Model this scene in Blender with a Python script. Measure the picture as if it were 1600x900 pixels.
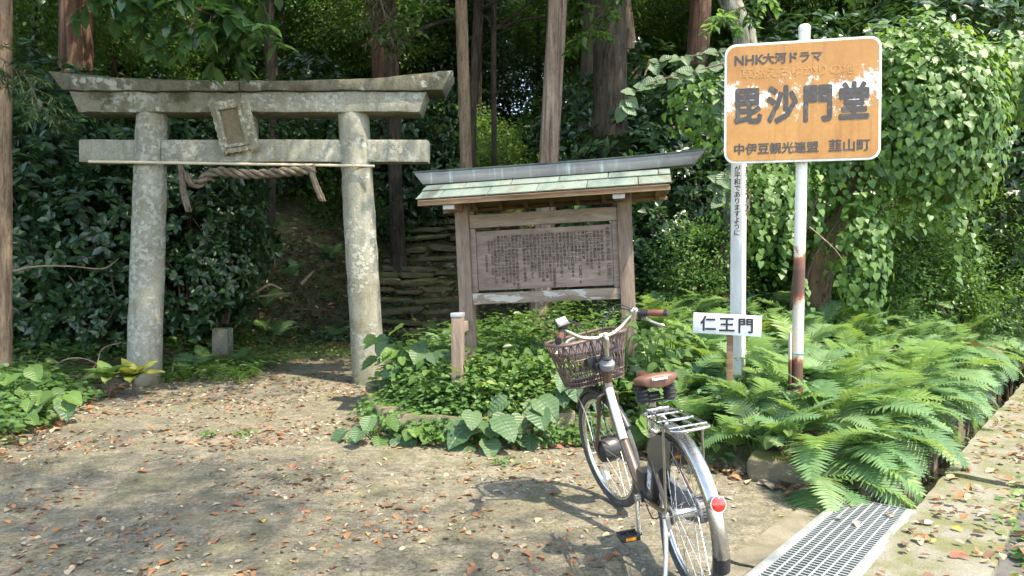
import bpy, bmesh, math, random
import numpy as np
from mathutils import Vector, Matrix, noise
R = math.radians
rnd = random.Random(7)
for _o in list(bpy.data.objects):
    bpy.data.objects.remove(_o)
SC = bpy.context.scene
COL = SC.collection

# ------------------------------------------------------------------ camera, world, sun, exposure
CAM_Z, PITCH, FPX = 1.33, math.atan(25 / 1120), 1120.0
cd = bpy.data.cameras.new('camera'); cam = bpy.data.objects.new('camera', cd); COL.objects.link(cam)
cam.location = (0, 0, CAM_Z); cam.rotation_euler = (R(90) - PITCH, 0, 0)
cd.sensor_width = 36; cd.lens = 36 * FPX / 1600; cd.clip_start = 0.05; cd.clip_end = 400
SC.camera = cam
SUN_FROM = Vector((0.50, -0.40, 1.12)).normalized()          # direction towards the sun: right, behind, high
w = bpy.data.worlds.new('World'); SC.world = w; w.use_nodes = True
wn = w.node_tree; bg = wn.nodes['Background']
sky = wn.nodes.new('ShaderNodeTexSky'); sky.sky_type = 'NISHITA'; sky.sun_disc = False
sky.sun_elevation = math.asin(SUN_FROM.z); sky.sun_rotation = math.atan2(SUN_FROM.x, SUN_FROM.y)
wn.links.new(sky.outputs[0], bg.inputs[0]); bg.inputs[1].default_value = 0.15
sl = bpy.data.lights.new('sun', 'SUN'); sun = bpy.data.objects.new('sun', sl); COL.objects.link(sun)
sl.energy = 2.3; sl.angle = R(0.53); sl.color = (1, 0.95, 0.86)
sun.rotation_euler = (-SUN_FROM).to_track_quat('-Z', 'Y').to_euler(); sun.location = (20, -16, 45)
vs = SC.view_settings; vs.view_transform = 'Standard'; vs.look = 'None'; vs.gamma = 1; vs.use_curve_mapping = False
vs.exposure = 2.42
vs.use_white_balance = True; vs.white_balance_temperature = 7400; vs.white_balance_tint = 10
cy = SC.cycles
cy.max_bounces = 7; cy.diffuse_bounces = 4; cy.glossy_bounces = 3; cy.transmission_bounces = 5; cy.transparent_max_bounces = 6
cy.use_denoising = True; cy.caustics_reflective = False; cy.caustics_refractive = False
cy.use_adaptive_sampling = True; cy.adaptive_threshold = 0.02

_ca, _sa = math.cos(PITCH), math.sin(PITCH)
def ray(u, v):
    x, y = (u - 800) / FPX, (450 - v) / FPX
    return Vector((x, _ca + y * _sa, -_sa + y * _ca))
def P(u, v, Y):                    # the place at distance Y that lies in that direction
    d = ray(u, v); k = Y / d.y
    return Vector((d.x * k, Y, CAM_Z + d.z * k))
def G(u, v, z=0.0):
    d = ray(u, v); k = (z - CAM_Z) / d.z
    return Vector((d.x * k, d.y * k, z))

# ------------------------------------------------------------------ materials
def new_mat(name):
    m = bpy.data.materials.new(name); m.use_nodes = True
    nt = m.node_tree
    return m, nt, nt.nodes['Principled BSDF']
def node(nt, t, **kw):
    n = nt.nodes.new(t)
    for k, v in kw.items():
        if k.startswith('_'): setattr(n, k[1:], v)
        else: n.inputs[k.replace('__', ' ')].default_value = v
    return n
def rgba(c): return (*c, 1) if len(c) == 3 else c
def ramp(nt, fac, stops, interp='LINEAR'):
    r = nt.nodes.new('ShaderNodeValToRGB'); cr = r.color_ramp; cr.interpolation = interp
    while len(cr.elements) < len(stops): cr.elements.new(0.5)
    for e, (p, c) in zip(cr.elements, stops): e.position = p; e.color = rgba(c)
    nt.links.new(fac, r.inputs[0]); return r.outputs[0]
def mixc(nt, fac, a, b, mode='MIX'):
    m = nt.nodes.new('ShaderNodeMix'); m.data_type = 'RGBA'; m.blend_type = mode
    for i, val in ((0, fac), (6, a), (7, b)):
        if hasattr(val, 'is_output'): nt.links.new(val, m.inputs[i])
        elif i == 0: m.inputs[0].default_value = val
        else: m.inputs[i].default_value = rgba(val)
    return m.outputs[2]
def math_(nt, op, a, b=0.5, c=None):
    m = nt.nodes.new('ShaderNodeMath'); m.operation = op
    for i, val in ((0, a), (1, b), (2, c)):
        if val is None: continue
        if hasattr(val, 'is_output'): nt.links.new(val, m.inputs[i])
        else: m.inputs[i].default_value = val
    return m.outputs[0]
def coords(nt, scale=(1, 1, 1), kind='Object'):
    tc = nt.nodes.new('ShaderNodeTexCoord'); mp = nt.nodes.new('ShaderNodeMapping')
    mp.inputs['Scale'].default_value = scale
    nt.links.new(tc.outputs[kind], mp.inputs[0]); return mp.outputs[0]
def noise_(nt, co, scale, detail=6, rough=0.6, dist=0.0):
    n = node(nt, 'ShaderNodeTexNoise', Scale=scale, Detail=detail, Roughness=rough, Distortion=dist)
    nt.links.new(co, n.inputs['Vector']); return n.outputs['Fac']
def bump(nt, bsdf, h, strength=0.4, dist=0.02):
    b = node(nt, 'ShaderNodeBump', Strength=strength, Distance=dist)
    nt.links.new(h, b.inputs['Height']); nt.links.new(b.outputs[0], bsdf.inputs['Normal'])

def mottled(name, cols, scale=6, rough=0.7, bmp=0.3, bscale=40, stretch=(1, 1, 1), metal=0, dist=0.3, bdist=0.01, coat=0, spec=0.5):
    m, nt, b = new_mat(name)
    co = coords(nt, stretch)
    n1 = noise_(nt, co, scale, 8, 0.62, dist)
    k = len(cols)
    c = ramp(nt, n1, [(0.30 + 0.40 * i / max(1, k - 1), cols[i]) for i in range(k)])
    n2 = noise_(nt, co, bscale, 4, 0.6)
    c = mixc(nt, 0.35, c, ramp(nt, n2, [(0.3, (0.35,) * 3), (0.7, (0.65,) * 3)]), 'OVERLAY')
    nt.links.new(c, b.inputs['Base Color'])
    b.inputs['Roughness'].default_value = rough; b.inputs['Metallic'].default_value = metal
    b.inputs['Coat Weight'].default_value = coat; b.inputs['Specular IOR Level'].default_value = spec
    if bmp: bump(nt, b, math_(nt, 'ADD', n1, n2), bmp, bdist)
    return m
def plain(name, col, rough=0.5, metal=0, coat=0, var=0.12, scale=30):
    m, nt, b = new_mat(name)
    co = coords(nt)
    n = noise_(nt, co, scale, 4)
    nt.links.new(mixc(nt, var * 2, col, ramp(nt, n, [(0.3, (0.3,) * 3), (0.7, (0.7,) * 3)]), 'OVERLAY'), b.inputs['Base Color'])
    r = node(nt, 'ShaderNodeMapRange'); r.inputs['To Min'].default_value = max(0.03, rough - 0.1); r.inputs['To Max'].default_value = min(1, rough + 0.15)
    nt.links.new(n, r.inputs['Value']); nt.links.new(r.outputs[0], b.inputs['Roughness'])
    b.inputs['Metallic'].default_value = metal; b.inputs['Coat Weight'].default_value = coat
    return m
def leaf_mat(name, cols, rough=0.45, trans=0.35, tcol=(0.22, 0.36, 0.04), spec=0.5, veins=False, by_plant=0.0):
    """leaf: colour differs from leaf to leaf and plant to plant, light shines through"""
    m, nt, b = new_mat(name)
    ge = nt.nodes.new('ShaderNodeNewGeometry'); oi = nt.nodes.new('ShaderNodeObjectInfo')
    f = math_(nt, 'FRACT', math_(nt, 'ADD', ge.outputs['Random Per Island'], oi.outputs['Random'])) if not by_plant else math_(nt, 'ADD', math_(nt, 'MULTIPLY', ge.outputs['Random Per Island'], 1 - by_plant), math_(nt, 'MULTIPLY', oi.outputs['Random'], by_plant))
    k = len(cols)
    c = ramp(nt, f, [(i / max(1, k - 1), cols[i]) for i in range(k)])
    co = coords(nt)
    n = noise_(nt, co, 14, 4)
    c = mixc(nt, 0.4, c, ramp(nt, n, [(0.3, (0.36,) * 3), (0.7, (0.64,) * 3)]), 'OVERLAY')
    nt.links.new(c, b.inputs['Base Color'])
    b.inputs['Roughness'].default_value = rough; b.inputs['Specular IOR Level'].default_value = spec
    if veins:
        uv = nt.nodes.new('ShaderNodeUVMap'); sp = nt.nodes.new('ShaderNodeSeparateXYZ'); nt.links.new(uv.outputs[0], sp.inputs[0])
        au = math_(nt, 'ABSOLUTE', sp.outputs[0])
        side = math_(nt, 'ABSOLUTE', math_(nt, 'SUBTRACT', math_(nt, 'FRACT', math_(nt, 'MULTIPLY', math_(nt, 'SUBTRACT', sp.outputs[1], math_(nt, 'MULTIPLY', au, .38)), 6.5)), .5))
        vf = math_(nt, 'MAXIMUM', ramp(nt, side, [(.0, (1,) * 3), (.07, (0,) * 3)]), ramp(nt, au, [(.015, (1,) * 3), (.05, (0,) * 3)]))
        c = mixc(nt, math_(nt, 'MULTIPLY', vf, .2), c, (.16, .24, .11))
        nd = noise_(nt, co, 3.1, 3); c = mixc(nt, ramp(nt, nd, [(.62, (0,) * 3), (.72, (.5,) * 3)]), c, (.13, .12, .04))
        nt.links.new(c, b.inputs['Base Color']); bump(nt, b, math_(nt, 'SUBTRACT', math_(nt, 'MULTIPLY', side, 1.2), vf), .5, .01)
    if trans > 0:
        t = nt.nodes.new('ShaderNodeBsdfTranslucent')
        nt.links.new(mixc(nt, 0.6, c, tcol), t.inputs[0])
        mx = nt.nodes.new('ShaderNodeMixShader'); mx.inputs[0].default_value = trans
        nt.links.new(b.outputs[0], mx.inputs[1]); nt.links.new(t.outputs[0], mx.inputs[2])
        nt.links.new(mx.outputs[0], nt.nodes['Material Output'].inputs[0])
    return m

# ------------------------------------------------------------------ mesh helpers
def mesh_np(name, V, F):
    """V (n,3) array, F list of (k,m) int arrays with equal sized faces each"""
    me = bpy.data.meshes.new(name)
    V = np.asarray(V, dtype=np.float32)
    if not isinstance(F, list): F = [F]
    loops = np.concatenate([f.ravel() for f in F]).astype(np.int32)
    sizes = np.concatenate([np.full(len(f), f.shape[1], np.int32) for f in F])
    starts = np.concatenate([[0], np.cumsum(sizes)[:-1]]).astype(np.int32)
    me.vertices.add(len(V)); me.vertices.foreach_set('co', V.ravel())
    me.loops.add(len(loops)); me.loops.foreach_set('vertex_index', loops)
    me.polygons.add(len(sizes)); me.polygons.foreach_set('loop_start', starts)
    me.update(calc_edges=True); me.validate()
    return me
def link(name, data, parent=None, mat=None, loc=None, rot=None, scale=None):
    o = bpy.data.objects.new(name, data); COL.objects.link(o)
    if mat is not None and data is not None and not data.materials: data.materials.append(mat)
    if parent is not None: o.parent = parent
    if loc is not None: o.location = loc
    if rot is not None: o.rotation_euler = rot
    if scale is not None: o.scale = (scale,) * 3 if isinstance(scale, (int, float)) else scale
    return o
def tag(o, label=None, cat=None, group=None, kind=None):
    if label: o['label'] = label
    if cat: o['category'] = cat
    if group: o['group'] = group
    if kind: o['kind'] = kind
    return o
def empty(name, loc=(0, 0, 0), rot=(0, 0, 0), label=None, cat=None, group=None):
    o = bpy.data.objects.new(name, None); COL.objects.link(o); o.location = loc; o.rotation_euler = rot
    o.empty_display_size = 0.1
    return tag(o, label, cat, group)
def copy_obj(o, parent=None, loc=None, rot=None, scale=None):
    c = o.copy(); COL.objects.link(c); c.parent = parent
    if loc is not None: c.location = loc
    if rot is not None: c.rotation_euler = rot
    if scale is not None: c.scale = (scale,) * 3 if isinstance(scale, (int, float)) else scale
    return c

class MB:
    def __init__(s): s.v = []; s.f = []; s.M = Matrix.Identity(4)
    def add(s, vs_, fs):
        b = len(s.v); s.v += [s.M @ Vector(p) for p in vs_]; s.f += [[b + i for i in f] for f in fs]; return s
    def box(s, c, d, rot=None):
        x, y, z = (k / 2 for k in d); c = Vector(c)
        vs_ = [Vector(p) for p in ((-x, -y, -z), (x, -y, -z), (x, y, -z), (-x, y, -z), (-x, -y, z), (x, -y, z), (x, y, z), (-x, y, z))]
        if rot is not None: vs_ = [rot @ p for p in vs_]
        return s.add([c + p for p in vs_], [(0, 3, 2, 1), (4, 5, 6, 7), (0, 1, 5, 4), (1, 2, 6, 5), (2, 3, 7, 6), (3, 0, 4, 7)])
    def tube(s, pts, r, n=8, cap=True, closed=False, flat=1.0):
        pts = [Vector(p) for p in pts]; k = len(pts)
        rs = r if isinstance(r, (list, tuple)) else [r] * k
        t0 = (pts[1] - pts[0]).normalized()
        a = t0.orthogonal().normalized(); rings = []
        for i in range(k):
            if closed: t = (pts[(i + 1) % k] - pts[i - 1]).normalized()
            else: t = (pts[min(i + 1, k - 1)] - pts[max(i - 1, 0)]).normalized()
            a = (a - t * a.dot(t)).normalized(); b = t.cross(a)
            rings += [pts[i] + (a * math.cos(2 * math.pi * j / n) + b * flat * math.sin(2 * math.pi * j / n)) * rs[i] for j in range(n)]
        fs = []
        for i in range(k if closed else k - 1):
            for j in range(n):
                p, q = i * n, ((i + 1) % k) * n
                fs.append((p + j, p + (j + 1) % n, q + (j + 1) % n, q + j))
        if cap and not closed:
            fs.append(tuple(range(n - 1, -1, -1))); fs.append(tuple((k - 1) * n + j for j in range(n)))
        return s.add(rings, fs)
    def cyl(s, a, b, r, n=16, r2=None):
        return s.tube([a, b], [r, r if r2 is None else r2], n)
    def lathe(s, prof, c=(0, 0, 0), axis=(0, 0, 1), n=20):
        ax = Vector(axis).normalized(); u = ax.orthogonal().normalized(); w_ = ax.cross(u); c = Vector(c)
        vs_ = [c + ax * h + (u * math.cos(2 * math.pi * j / n) + w_ * math.sin(2 * math.pi * j / n)) * r for r, h in prof for j in range(n)]
        fs = [(i * n + j, i * n + (j + 1) % n, (i + 1) * n + (j + 1) % n, (i + 1) * n + j) for i in range(len(prof) - 1) for j in range(n)]
        return s.add(vs_, fs)
    def torus(s, c, axis, R0, r, n=48, m=8, a0=0, a1=2 * math.pi, sx=1, flat=1.0):
        ax = Vector(axis).normalized(); u = Vector((1, 0, 0)); w_ = ax.cross(u).normalized(); u = w_.cross(ax); c = Vector(c)
        full = abs(a1 - a0 - 2 * math.pi) < 1e-6; k = n if full else n + 1
        vs_ = []
        for i in range(k):
            t = a0 + (a1 - a0) * i / n; e = u * math.cos(t) + w_ * math.sin(t)
            for j in range(m):
                q = 2 * math.pi * j / m
                vs_.append(c + e * (R0 + r * math.cos(q)) + ax * r * flat * math.sin(q))
        fs = [(i * m + j, ((i + 1) % k) * m + j, ((i + 1) % k) * m + (j + 1) % m, i * m + (j + 1) % m) for i in range(n) for j in range(m)]
        return s.add(vs_, fs)
    def prism(s, poly, d, M=None):
        """poly (x,z) outline extruded along y from 0 to d"""
        k = len(poly); M = M or Matrix.Identity(4)
        vs_ = [M @ Vector((x, 0, z)) for x, z in poly] + [M @ Vector((x, d, z)) for x, z in poly]
        fs = [tuple(range(k)), tuple(range(2 * k - 1, k - 1, -1))] + [(i, k + i, k + (i + 1) % k, (i + 1) % k) for i in range(k)]
        return s.add(vs_, fs)
    def build(s, name, mat, parent=None, bev=0, sharp=38, wob=0, wscale=3, sub=0, seg=2):
        me = bpy.data.meshes.new(name)
        bm = bmesh.new()
        bv = [bm.verts.new(p) for p in s.v]
        for f in s.f:
            try: bm.faces.new([bv[i] for i in f])
            except ValueError: pass
        bmesh.ops.recalc_face_normals(bm, faces=bm.faces)
        if sub: bmesh.ops.subdivide_edges(bm, edges=bm.edges, cuts=sub, use_grid_fill=True)
        if bev:
            es = [e for e in bm.edges if len(e.link_faces) == 2 and e.calc_face_angle(0) > R(30)]
            bmesh.ops.bevel(bm, geom=es, offset=bev, segments=seg, affect='EDGES', profile=0.6)
        if wob:
            for v in bm.verts:
                v.co += Vector(noise.noise_vector(v.co * wscale)) * wob + Vector(noise.noise_vector(v.co * wscale * 3.1)) * wob * 0.4
        bm.to_mesh(me); bm.free()
        me.shade_smooth(); me.set_sharp_from_angle(angle=R(sharp))
        return link(name, me, parent, mat)

def text_mesh(name, body, mat, parent, loc, size, rot=(R(90), 0, 0), vertical=False, bold=0.0, sx=1.0, align='CENTER', line=0.98, depth=0.0004, space=1.0, heavy=0):
    c = bpy.data.curves.new(name, 'FONT')
    c.body = '\n'.join(body) if vertical else body
    c.size = size; c.align_x = align; c.offset = bold; c.extrude = depth; c.space_line = line; c.resolution_u = 2; c.space_character = space
    o = bpy.data.objects.new(name, c)
    me = bpy.data.meshes.new_from_object(o)
    bpy.data.objects.remove(o); bpy.data.curves.remove(c)
    me.materials.clear(); me.materials.append(mat); me.name = name
    if heavy:                         # brush-bold strokes: the outline laid round itself, each a hair deeper
        v0 = np.array([tuple(v.co) for v in me.vertices]); f0 = [tuple(p.vertices) for p in me.polygons]; VV = []; FF = []
        for k in range(13):
            a = 2 * math.pi * k / 12; r_ = heavy if k < 12 else 0
            VV.append(v0 + np.array((math.cos(a) * r_, math.sin(a) * r_, .00005 * k))); FF += [tuple(i + k * len(v0) for i in f) for f in f0]
        me2 = bpy.data.meshes.new(name); me2.from_pydata(np.concatenate(VV).tolist(), [], FF); bpy.data.meshes.remove(me); me = me2; me.materials.append(mat); me.name = name
    t = link(name, me, parent, None, loc, rot); t.scale = (sx, 1, 1)
    return t

# leaf templates: base at origin, axis +Y, face +Z, unit length
LT = {
 'diamond': (np.array([(0, 0, 0), (-.27, .42, .07), (.27, .42, .07), (0, 1, -.06)], float), np.array([(0, 2, 3), (0, 3, 1)])),
 'ellip': (np.array([(0, 0, 0), (0, .5, -.02), (0, 1, -.12), (-.17, .22, .05), (-.2, .62, .03), (.17, .22, .05), (.2, .62, .03)], float),
           np.array([(0, 5, 1), (5, 6, 1), (6, 2, 1), (0, 1, 3), (3, 1, 4), (4, 1, 2)])),
 'heart': (np.array([(0, 0, 0), (-.28, -.1, .02), (-.47, .12, .05), (-.36, .5, .04), (0, 1, -.14), (.36, .5, .04), (.47, .12, .05), (.28, -.1, .02), (0, .4, -.03)], float),
           np.array([(0, 8, 1), (1, 8, 2), (2, 8, 3), (3, 8, 4), (4, 8, 5), (5, 8, 6), (6, 8, 7), (7, 8, 0)])),
 'needle': (np.array([(0, 0, 0), (-.05, .3, .0), (.05, .3, 0), (0, 1, -.1)], float), np.array([(0, 2, 3), (0, 3, 1)])),
}
def norm(a): return a / np.maximum(np.linalg.norm(a, axis=-1, keepdims=True), 1e-9)
def leaves(kind, pos, axis, up, L, W=None):
    T, F = LT[kind]; n = len(pos)
    y = norm(axis); x = norm(np.cross(y, up)); z = np.cross(x, y)
    L = np.broadcast_to(np.asarray(L, float), (n,)); W = L if W is None else np.broadcast_to(np.asarray(W, float), (n,))
    V = pos[:, None, :] + T[None, :, 0:1] * (x * W[:, None])[:, None, :] + T[None, :, 1:2] * (y * L[:, None])[:, None, :] + T[None, :, 2:3] * (z * L[:, None])[:, None, :]
    FF = (F[None] + (np.arange(n) * len(T))[:, None, None]).reshape(-1, F.shape[1])
    return V.reshape(-1, 3), FF
def join_np(parts):
    V = []; F = []; b = 0
    for v, f in parts: V.append(v); F.append(f + b); b += len(v)
    return np.concatenate(V), np.concatenate(F)

# ------------------------------------------------------------------ terrain
DA = np.array((1.87, 4.10)); DD = np.array((0.645, 0.764)); DN = np.array((0.764, -0.645))
BED = [(-1.28, 7.3), (-1.12, 6.2), (-.85, 5.62), (-.45, 5.42), (.29, 5.46), (.62, 5.6), (1.05, 5.25), (1.45, 4.78), (1.86, 4.22), (9.0, 12.7), (30, 37), (30, 60), (1.5, 60), (.6, 20), (-.1, 13), (-.75, 10.4), (-1.3, 8.6)]
LEFT = [(-3.3, 3.2), (-3.85, 5.2), (-4.0, 6.3), (-4.35, 7.5), (-4.2, 8.4), (-3.75, 9.4), (-3.5, 11), (-3.3, 13), (-2.6, 20), (0, 60), (-40, 60), (-40, -10), (-9, -10)]
def poly_sd(px, py, poly):
    """signed distance, positive inside"""
    d = np.full(px.shape, 1e9); ins = np.zeros(px.shape, bool); n = len(poly)
    for i in range(n):
        (x0, y0), (x1, y1) = poly[i], poly[(i + 1) % n]
        ex, ey = x1 - x0, y1 - y0
        t = np.clip(((px - x0) * ex + (py - y0) * ey) / (ex * ex + ey * ey), 0, 1)
        d = np.minimum(d, np.hypot(px - x0 - t * ex, py - y0 - t * ey))
        c = ((y0 > py) != (y1 > py)) & (px < ex * (py - y0) / (ey + 1e-12) + x0)
        ins ^= c
    return np.where(ins, d, -d)
def sstep(a, b, x):
    t = np.clip((x - a) / (b - a), 0, 1); return t * t * (3 - 2 * t)
def wav(x, y):
    return (np.sin(x * 1.7 + y * .6 + 1) * .5 + np.sin(y * 2.3 - x * .9) * .35 + np.sin(x * 4.1 + 2.2 * np.sin(y * 1.9)) * .18 + np.sin(y * 5.3 + x * 3.1) * .12)
STAIR_Y0, STAIR_S = 12.3, 0.56
def H(x, y, ditch=True):
    x = np.asarray(x, float); y = np.asarray(y, float)
    z = 0.026 * np.clip(y - 4, 0, 6) + 0.012 * wav(x, y) * sstep(2, 4, y)
    bd = poly_sd(x, y, BED); ld = poly_sd(x, y, LEFT)
    bank = np.clip(bd, 0, None)
    z = z + sstep(-.02, .16, bd) * .2 + .15 * np.clip(bank, 0, 4.5) + .17 * np.clip(y - 6.5, 0, 5) * sstep(1.2, 2.6, x) * sstep(0, .8, bd) + sstep(0, .4, bd) * .04 * wav(x * 2, y * 2)
    lk = np.clip(ld, 0, None)
    z = z + sstep(0, .5, ld) * .08 + .16 * np.clip(lk, 0, 4) + sstep(0, .6, ld) * .05 * wav(x * 2, y * 2)
    # hillside
    pathk = np.exp(-((x + 2.35 - 0.16 * (y - 12)) / 2.0) ** 4)
    y0 = 10.2 + (STAIR_Y0 - 10.2) * pathk
    sl_ = np.where(x > 3, .30, .46); sl_ = sl_ + (STAIR_S - sl_) * pathk
    t = np.clip(y - y0, 0, None)
    hill = sl_ * (t - 0.5 * (1 - np.exp(-t / .5)))
    hill = 11 * np.tanh(hill / 11)
    z = z + hill * sstep(-1, 1, y - y0) + sstep(11, 16, y) * .15 * wav(x * .8, y * .8)
    if ditch:
        sd = (x - DA[0]) * DN[0] + (y - DA[1]) * DN[1]
        road = sstep(.45, .55, sd)
        z = z * (1 - sstep(.1, .45, sd)) + 0.0 * road
        z = z - .62 * sstep(-.12, -.02, sd) * (1 - sstep(.62, .72, sd)) - .03 * road
    return z
def h1(x, y): return float(H(np.array([x]), np.array([y]))[0])

# ------------------------------------------------------------------ the setting: ground, road, ditch
def axis_lines(lo, dlo, dhi, hi, fine, grow=1.22):
    a = list(np.arange(dlo, dhi + 1e-6, fine)); s = fine
    while a[-1] < hi: s *= grow; a.append(a[-1] + s)
    s = fine
    while a[0] > lo: s *= grow; a.insert(0, a[0] - s)
    return np.array(a)
gx = axis_lines(-90, -5.5, 6.5, 90, .075); gy = axis_lines(-30, 2.4, 14.5, 110, .075)
GX, GY = np.meshgrid(gx, gy)
GZ = H(GX, GY)
nx, ny = len(gx), len(gy)
V = np.stack([GX, GY, GZ], -1).reshape(-1, 3)
ii = np.arange(nx * ny).reshape(ny, nx)
F = np.stack([ii[:-1, :-1], ii[:-1, 1:], ii[1:, 1:], ii[1:, :-1]], -1).reshape(-1, 4)
me = mesh_np('ground', V, F); me.shade_smooth()
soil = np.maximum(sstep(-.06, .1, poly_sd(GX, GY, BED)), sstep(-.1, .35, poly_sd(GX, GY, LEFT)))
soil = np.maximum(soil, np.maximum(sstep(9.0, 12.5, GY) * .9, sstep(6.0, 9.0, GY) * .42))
att = me.attributes.new('soil', 'FLOAT', 'POINT'); att.data.foreach_set('value', soil.ravel().astype(np.float32))

m, nt, b = new_mat('packed_earth')
co = coords(nt)
big = noise_(nt, co, .55, 4, .55, .4); mid = noise_(nt, co, 2.6, 6, .65, .5); fine = noise_(nt, co, 45, 6, .75); grit = noise_(nt, co, 190, 3, .7)
c = ramp(nt, mid, [(.28, (.145, .132, .096)), (.46, (.202, .182, .135)), (.6, (.245, .218, .161)), (.75, (.295, .263, .198))])
c = mixc(nt, math_(nt, 'MULTIPLY', ramp(nt, big, [(.45, (0,) * 3), (.65, (1,) * 3)]), .5), c, (.175, .16, .118))
mossn = noise_(nt, co, 1.9, 8, .7, .3)
mossf = math_(nt, 'MULTIPLY', ramp(nt, mossn, [(.50, (0,) * 3), (.66, (1,) * 3)]), ramp(nt, fine, [(.36, (0,) * 3), (.6, (1,) * 3)]))
c = mixc(nt, math_(nt, 'MULTIPLY', mossf, .8), c, (.125, .13, .035))
mott = noise_(nt, co, 11, 8, .72, .3)
c = mixc(nt, ramp(nt, mott, [(.42, (.75,) * 3), (.60, (0,) * 3)]), c, (.105, .098, .066))
c = mixc(nt, .9, c, ramp(nt, fine, [(.3, (.2,) * 3), (.7, (.8,) * 3)]), 'OVERLAY')
c = mixc(nt, .6, c, ramp(nt, grit, [(.3, (.2,) * 3), (.7, (.8,) * 3)]), 'OVERLAY')
vor = node(nt, 'ShaderNodeTexVoronoi', Scale=1.15, _feature='DISTANCE_TO_EDGE'); 
wv = nt.nodes.new('ShaderNodeVectorMath'); wv.operation = 'ADD'
nz = node(nt, 'ShaderNodeTexNoise', Scale=3.0, Detail=5); nt.links.new(co, nz.inputs['Vector'])
nt.links.new(co, wv.inputs[0]); nt.links.new(nz.outputs['Color'], wv.inputs[1]); nt.links.new(wv.outputs[0], vor.inputs['Vector'])
crack = math_(nt, 'MULTIPLY', ramp(nt, vor.outputs[0], [(0, (1,) * 3), (.012, (0,) * 3)]), ramp(nt, big, [(.45, (0,) * 3), (.55, (1,) * 3)]))
c = mixc(nt, math_(nt, 'MULTIPLY', crack, .55), c, (.07, .065, .05))
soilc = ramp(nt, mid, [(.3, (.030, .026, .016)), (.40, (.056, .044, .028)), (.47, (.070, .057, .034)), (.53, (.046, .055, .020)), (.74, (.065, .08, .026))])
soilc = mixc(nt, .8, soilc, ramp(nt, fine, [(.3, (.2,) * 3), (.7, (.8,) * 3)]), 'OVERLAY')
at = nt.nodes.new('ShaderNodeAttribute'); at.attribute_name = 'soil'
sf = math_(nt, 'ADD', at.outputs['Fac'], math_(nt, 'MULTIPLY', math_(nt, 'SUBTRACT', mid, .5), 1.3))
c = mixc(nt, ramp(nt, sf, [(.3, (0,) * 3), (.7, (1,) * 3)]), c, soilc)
nt.links.new(c, b.inputs['Base Color']); b.inputs['Roughness'].default_value = .95; b.inputs['Specular IOR Level'].default_value = .2
hh = math_(nt, 'ADD', math_(nt, 'MULTIPLY', mid, 2.0), math_(nt, 'ADD', math_(nt, 'MULTIPLY', fine, .6), math_(nt, 'MULTIPLY', grit, .25)))
bump(nt, b, math_(nt, 'SUBTRACT', hh, math_(nt, 'MULTIPLY', crack, .5)), .75, .035)
M_GROUND = m
tag(link('ground', me, None, M_GROUND), kind='structure')

M_ASPH = mottled('old_asphalt', [(.045, .045, .046), (.075, .074, .072), (.11, .105, .098)], 3, .92, .7, 160, bdist=.01)
M_CONC = mottled('mossy_concrete', [(.075, .085, .025), (.115, .115, .05), (.16, .153, .115), (.195, .183, .145)], 3.2, .92, .7, 70, bdist=.012)
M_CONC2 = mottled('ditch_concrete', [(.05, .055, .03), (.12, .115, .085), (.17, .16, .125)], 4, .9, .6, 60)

def along(t, s, z):                              # t metres along the ditch, s metres to its right
    p = DA + DD * t + DN * s; return (p[0], p[1], z)
def strip(t0, t1, s0, s1, z, n, jit=0, seed=0):
    q = random.Random(seed); vs_ = []; fs = []
    for i in range(n + 1):
        t = t0 + (t1 - t0) * i / n
        vs_ += [along(t, s0 + q.uniform(-jit, jit), z), along(t, s1 + q.uniform(-jit, jit), z)]
    fs = [(2 * i, 2 * i + 1, 2 * i + 3, 2 * i + 2) for i in range(n)]
    return vs_, fs
mb = MB(); mb.add(*strip(-30, 60, .79, 6.5, .004, 60, .03, 3))
tag(mb.build('road', M_ASPH), kind='structure')
# kerb: cast concrete lengths with joints, each a piece of the kerb
kerb = empty('kerb', (0, 0, 0)); tag(kerb, kind='structure')
q = random.Random(5)
for i in range(-3, 15):
    t0, t1 = i * 1.0 - .06, i * 1.0 + .93
    mb = MB(); dz = q.uniform(-.012, .012); ds = q.uniform(-.01, .01)
    for (s0, s1, z0, z1) in ((.385 + ds, .82 + ds, -.55, .035 + dz),):
        cs = [along(t, s, z) for z in (z0, z1) for t, s in ((t0, s0), (t0, s1), (t1, s1), (t1, s0))]
        mb.add(cs, [(0, 3, 2, 1), (4, 5, 6, 7), (0, 1, 5, 4), (1, 2, 6, 5), (2, 3, 7, 6), (3, 0, 4, 7)])
    mb.build('kerb_stone', M_CONC, kerb, sub=5, wob=.014, wscale=5)
# ditch: floor, left wall, thin film of standing water
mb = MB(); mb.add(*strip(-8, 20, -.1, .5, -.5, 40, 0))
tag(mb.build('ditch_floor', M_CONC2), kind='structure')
mb = MB()
for i in range(-6, 14):
    t0, t1 = i * 1.2, i * 1.2 + 1.17
    top = .012 if t1 < .3 else .04
    cs = [along(t, s, z) for z in (-.55, top) for t, s in ((t0, -.13), (t0, 0), (t1, 0), (t1, -.13))]
    mb.add(cs, [(0, 3, 2, 1), (4, 5, 6, 7), (0, 1, 5, 4), (1, 2, 6, 5), (2, 3, 7, 6), (3, 0, 4, 7)])
tag(mb.build('ditch_wall', mottled('dirty_ditch_edge', [(.07, .07, .03), (.14, .125, .085), (.20, .18, .13)], 4, .92, .6, 60), sub=3, wob=.012, wscale=6), kind='structure')
mw, nt, b = new_mat('ditch_water'); b.inputs['Base Color'].default_value = (.02, .022, .014, 1); b.inputs['Roughness'].default_value = .08
mb = MB(); mb.add(*strip(-8, 20, -.02, .4, -.44, 20, 0))
tag(mb.build('ditch_water', mw), kind='structure')

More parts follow.
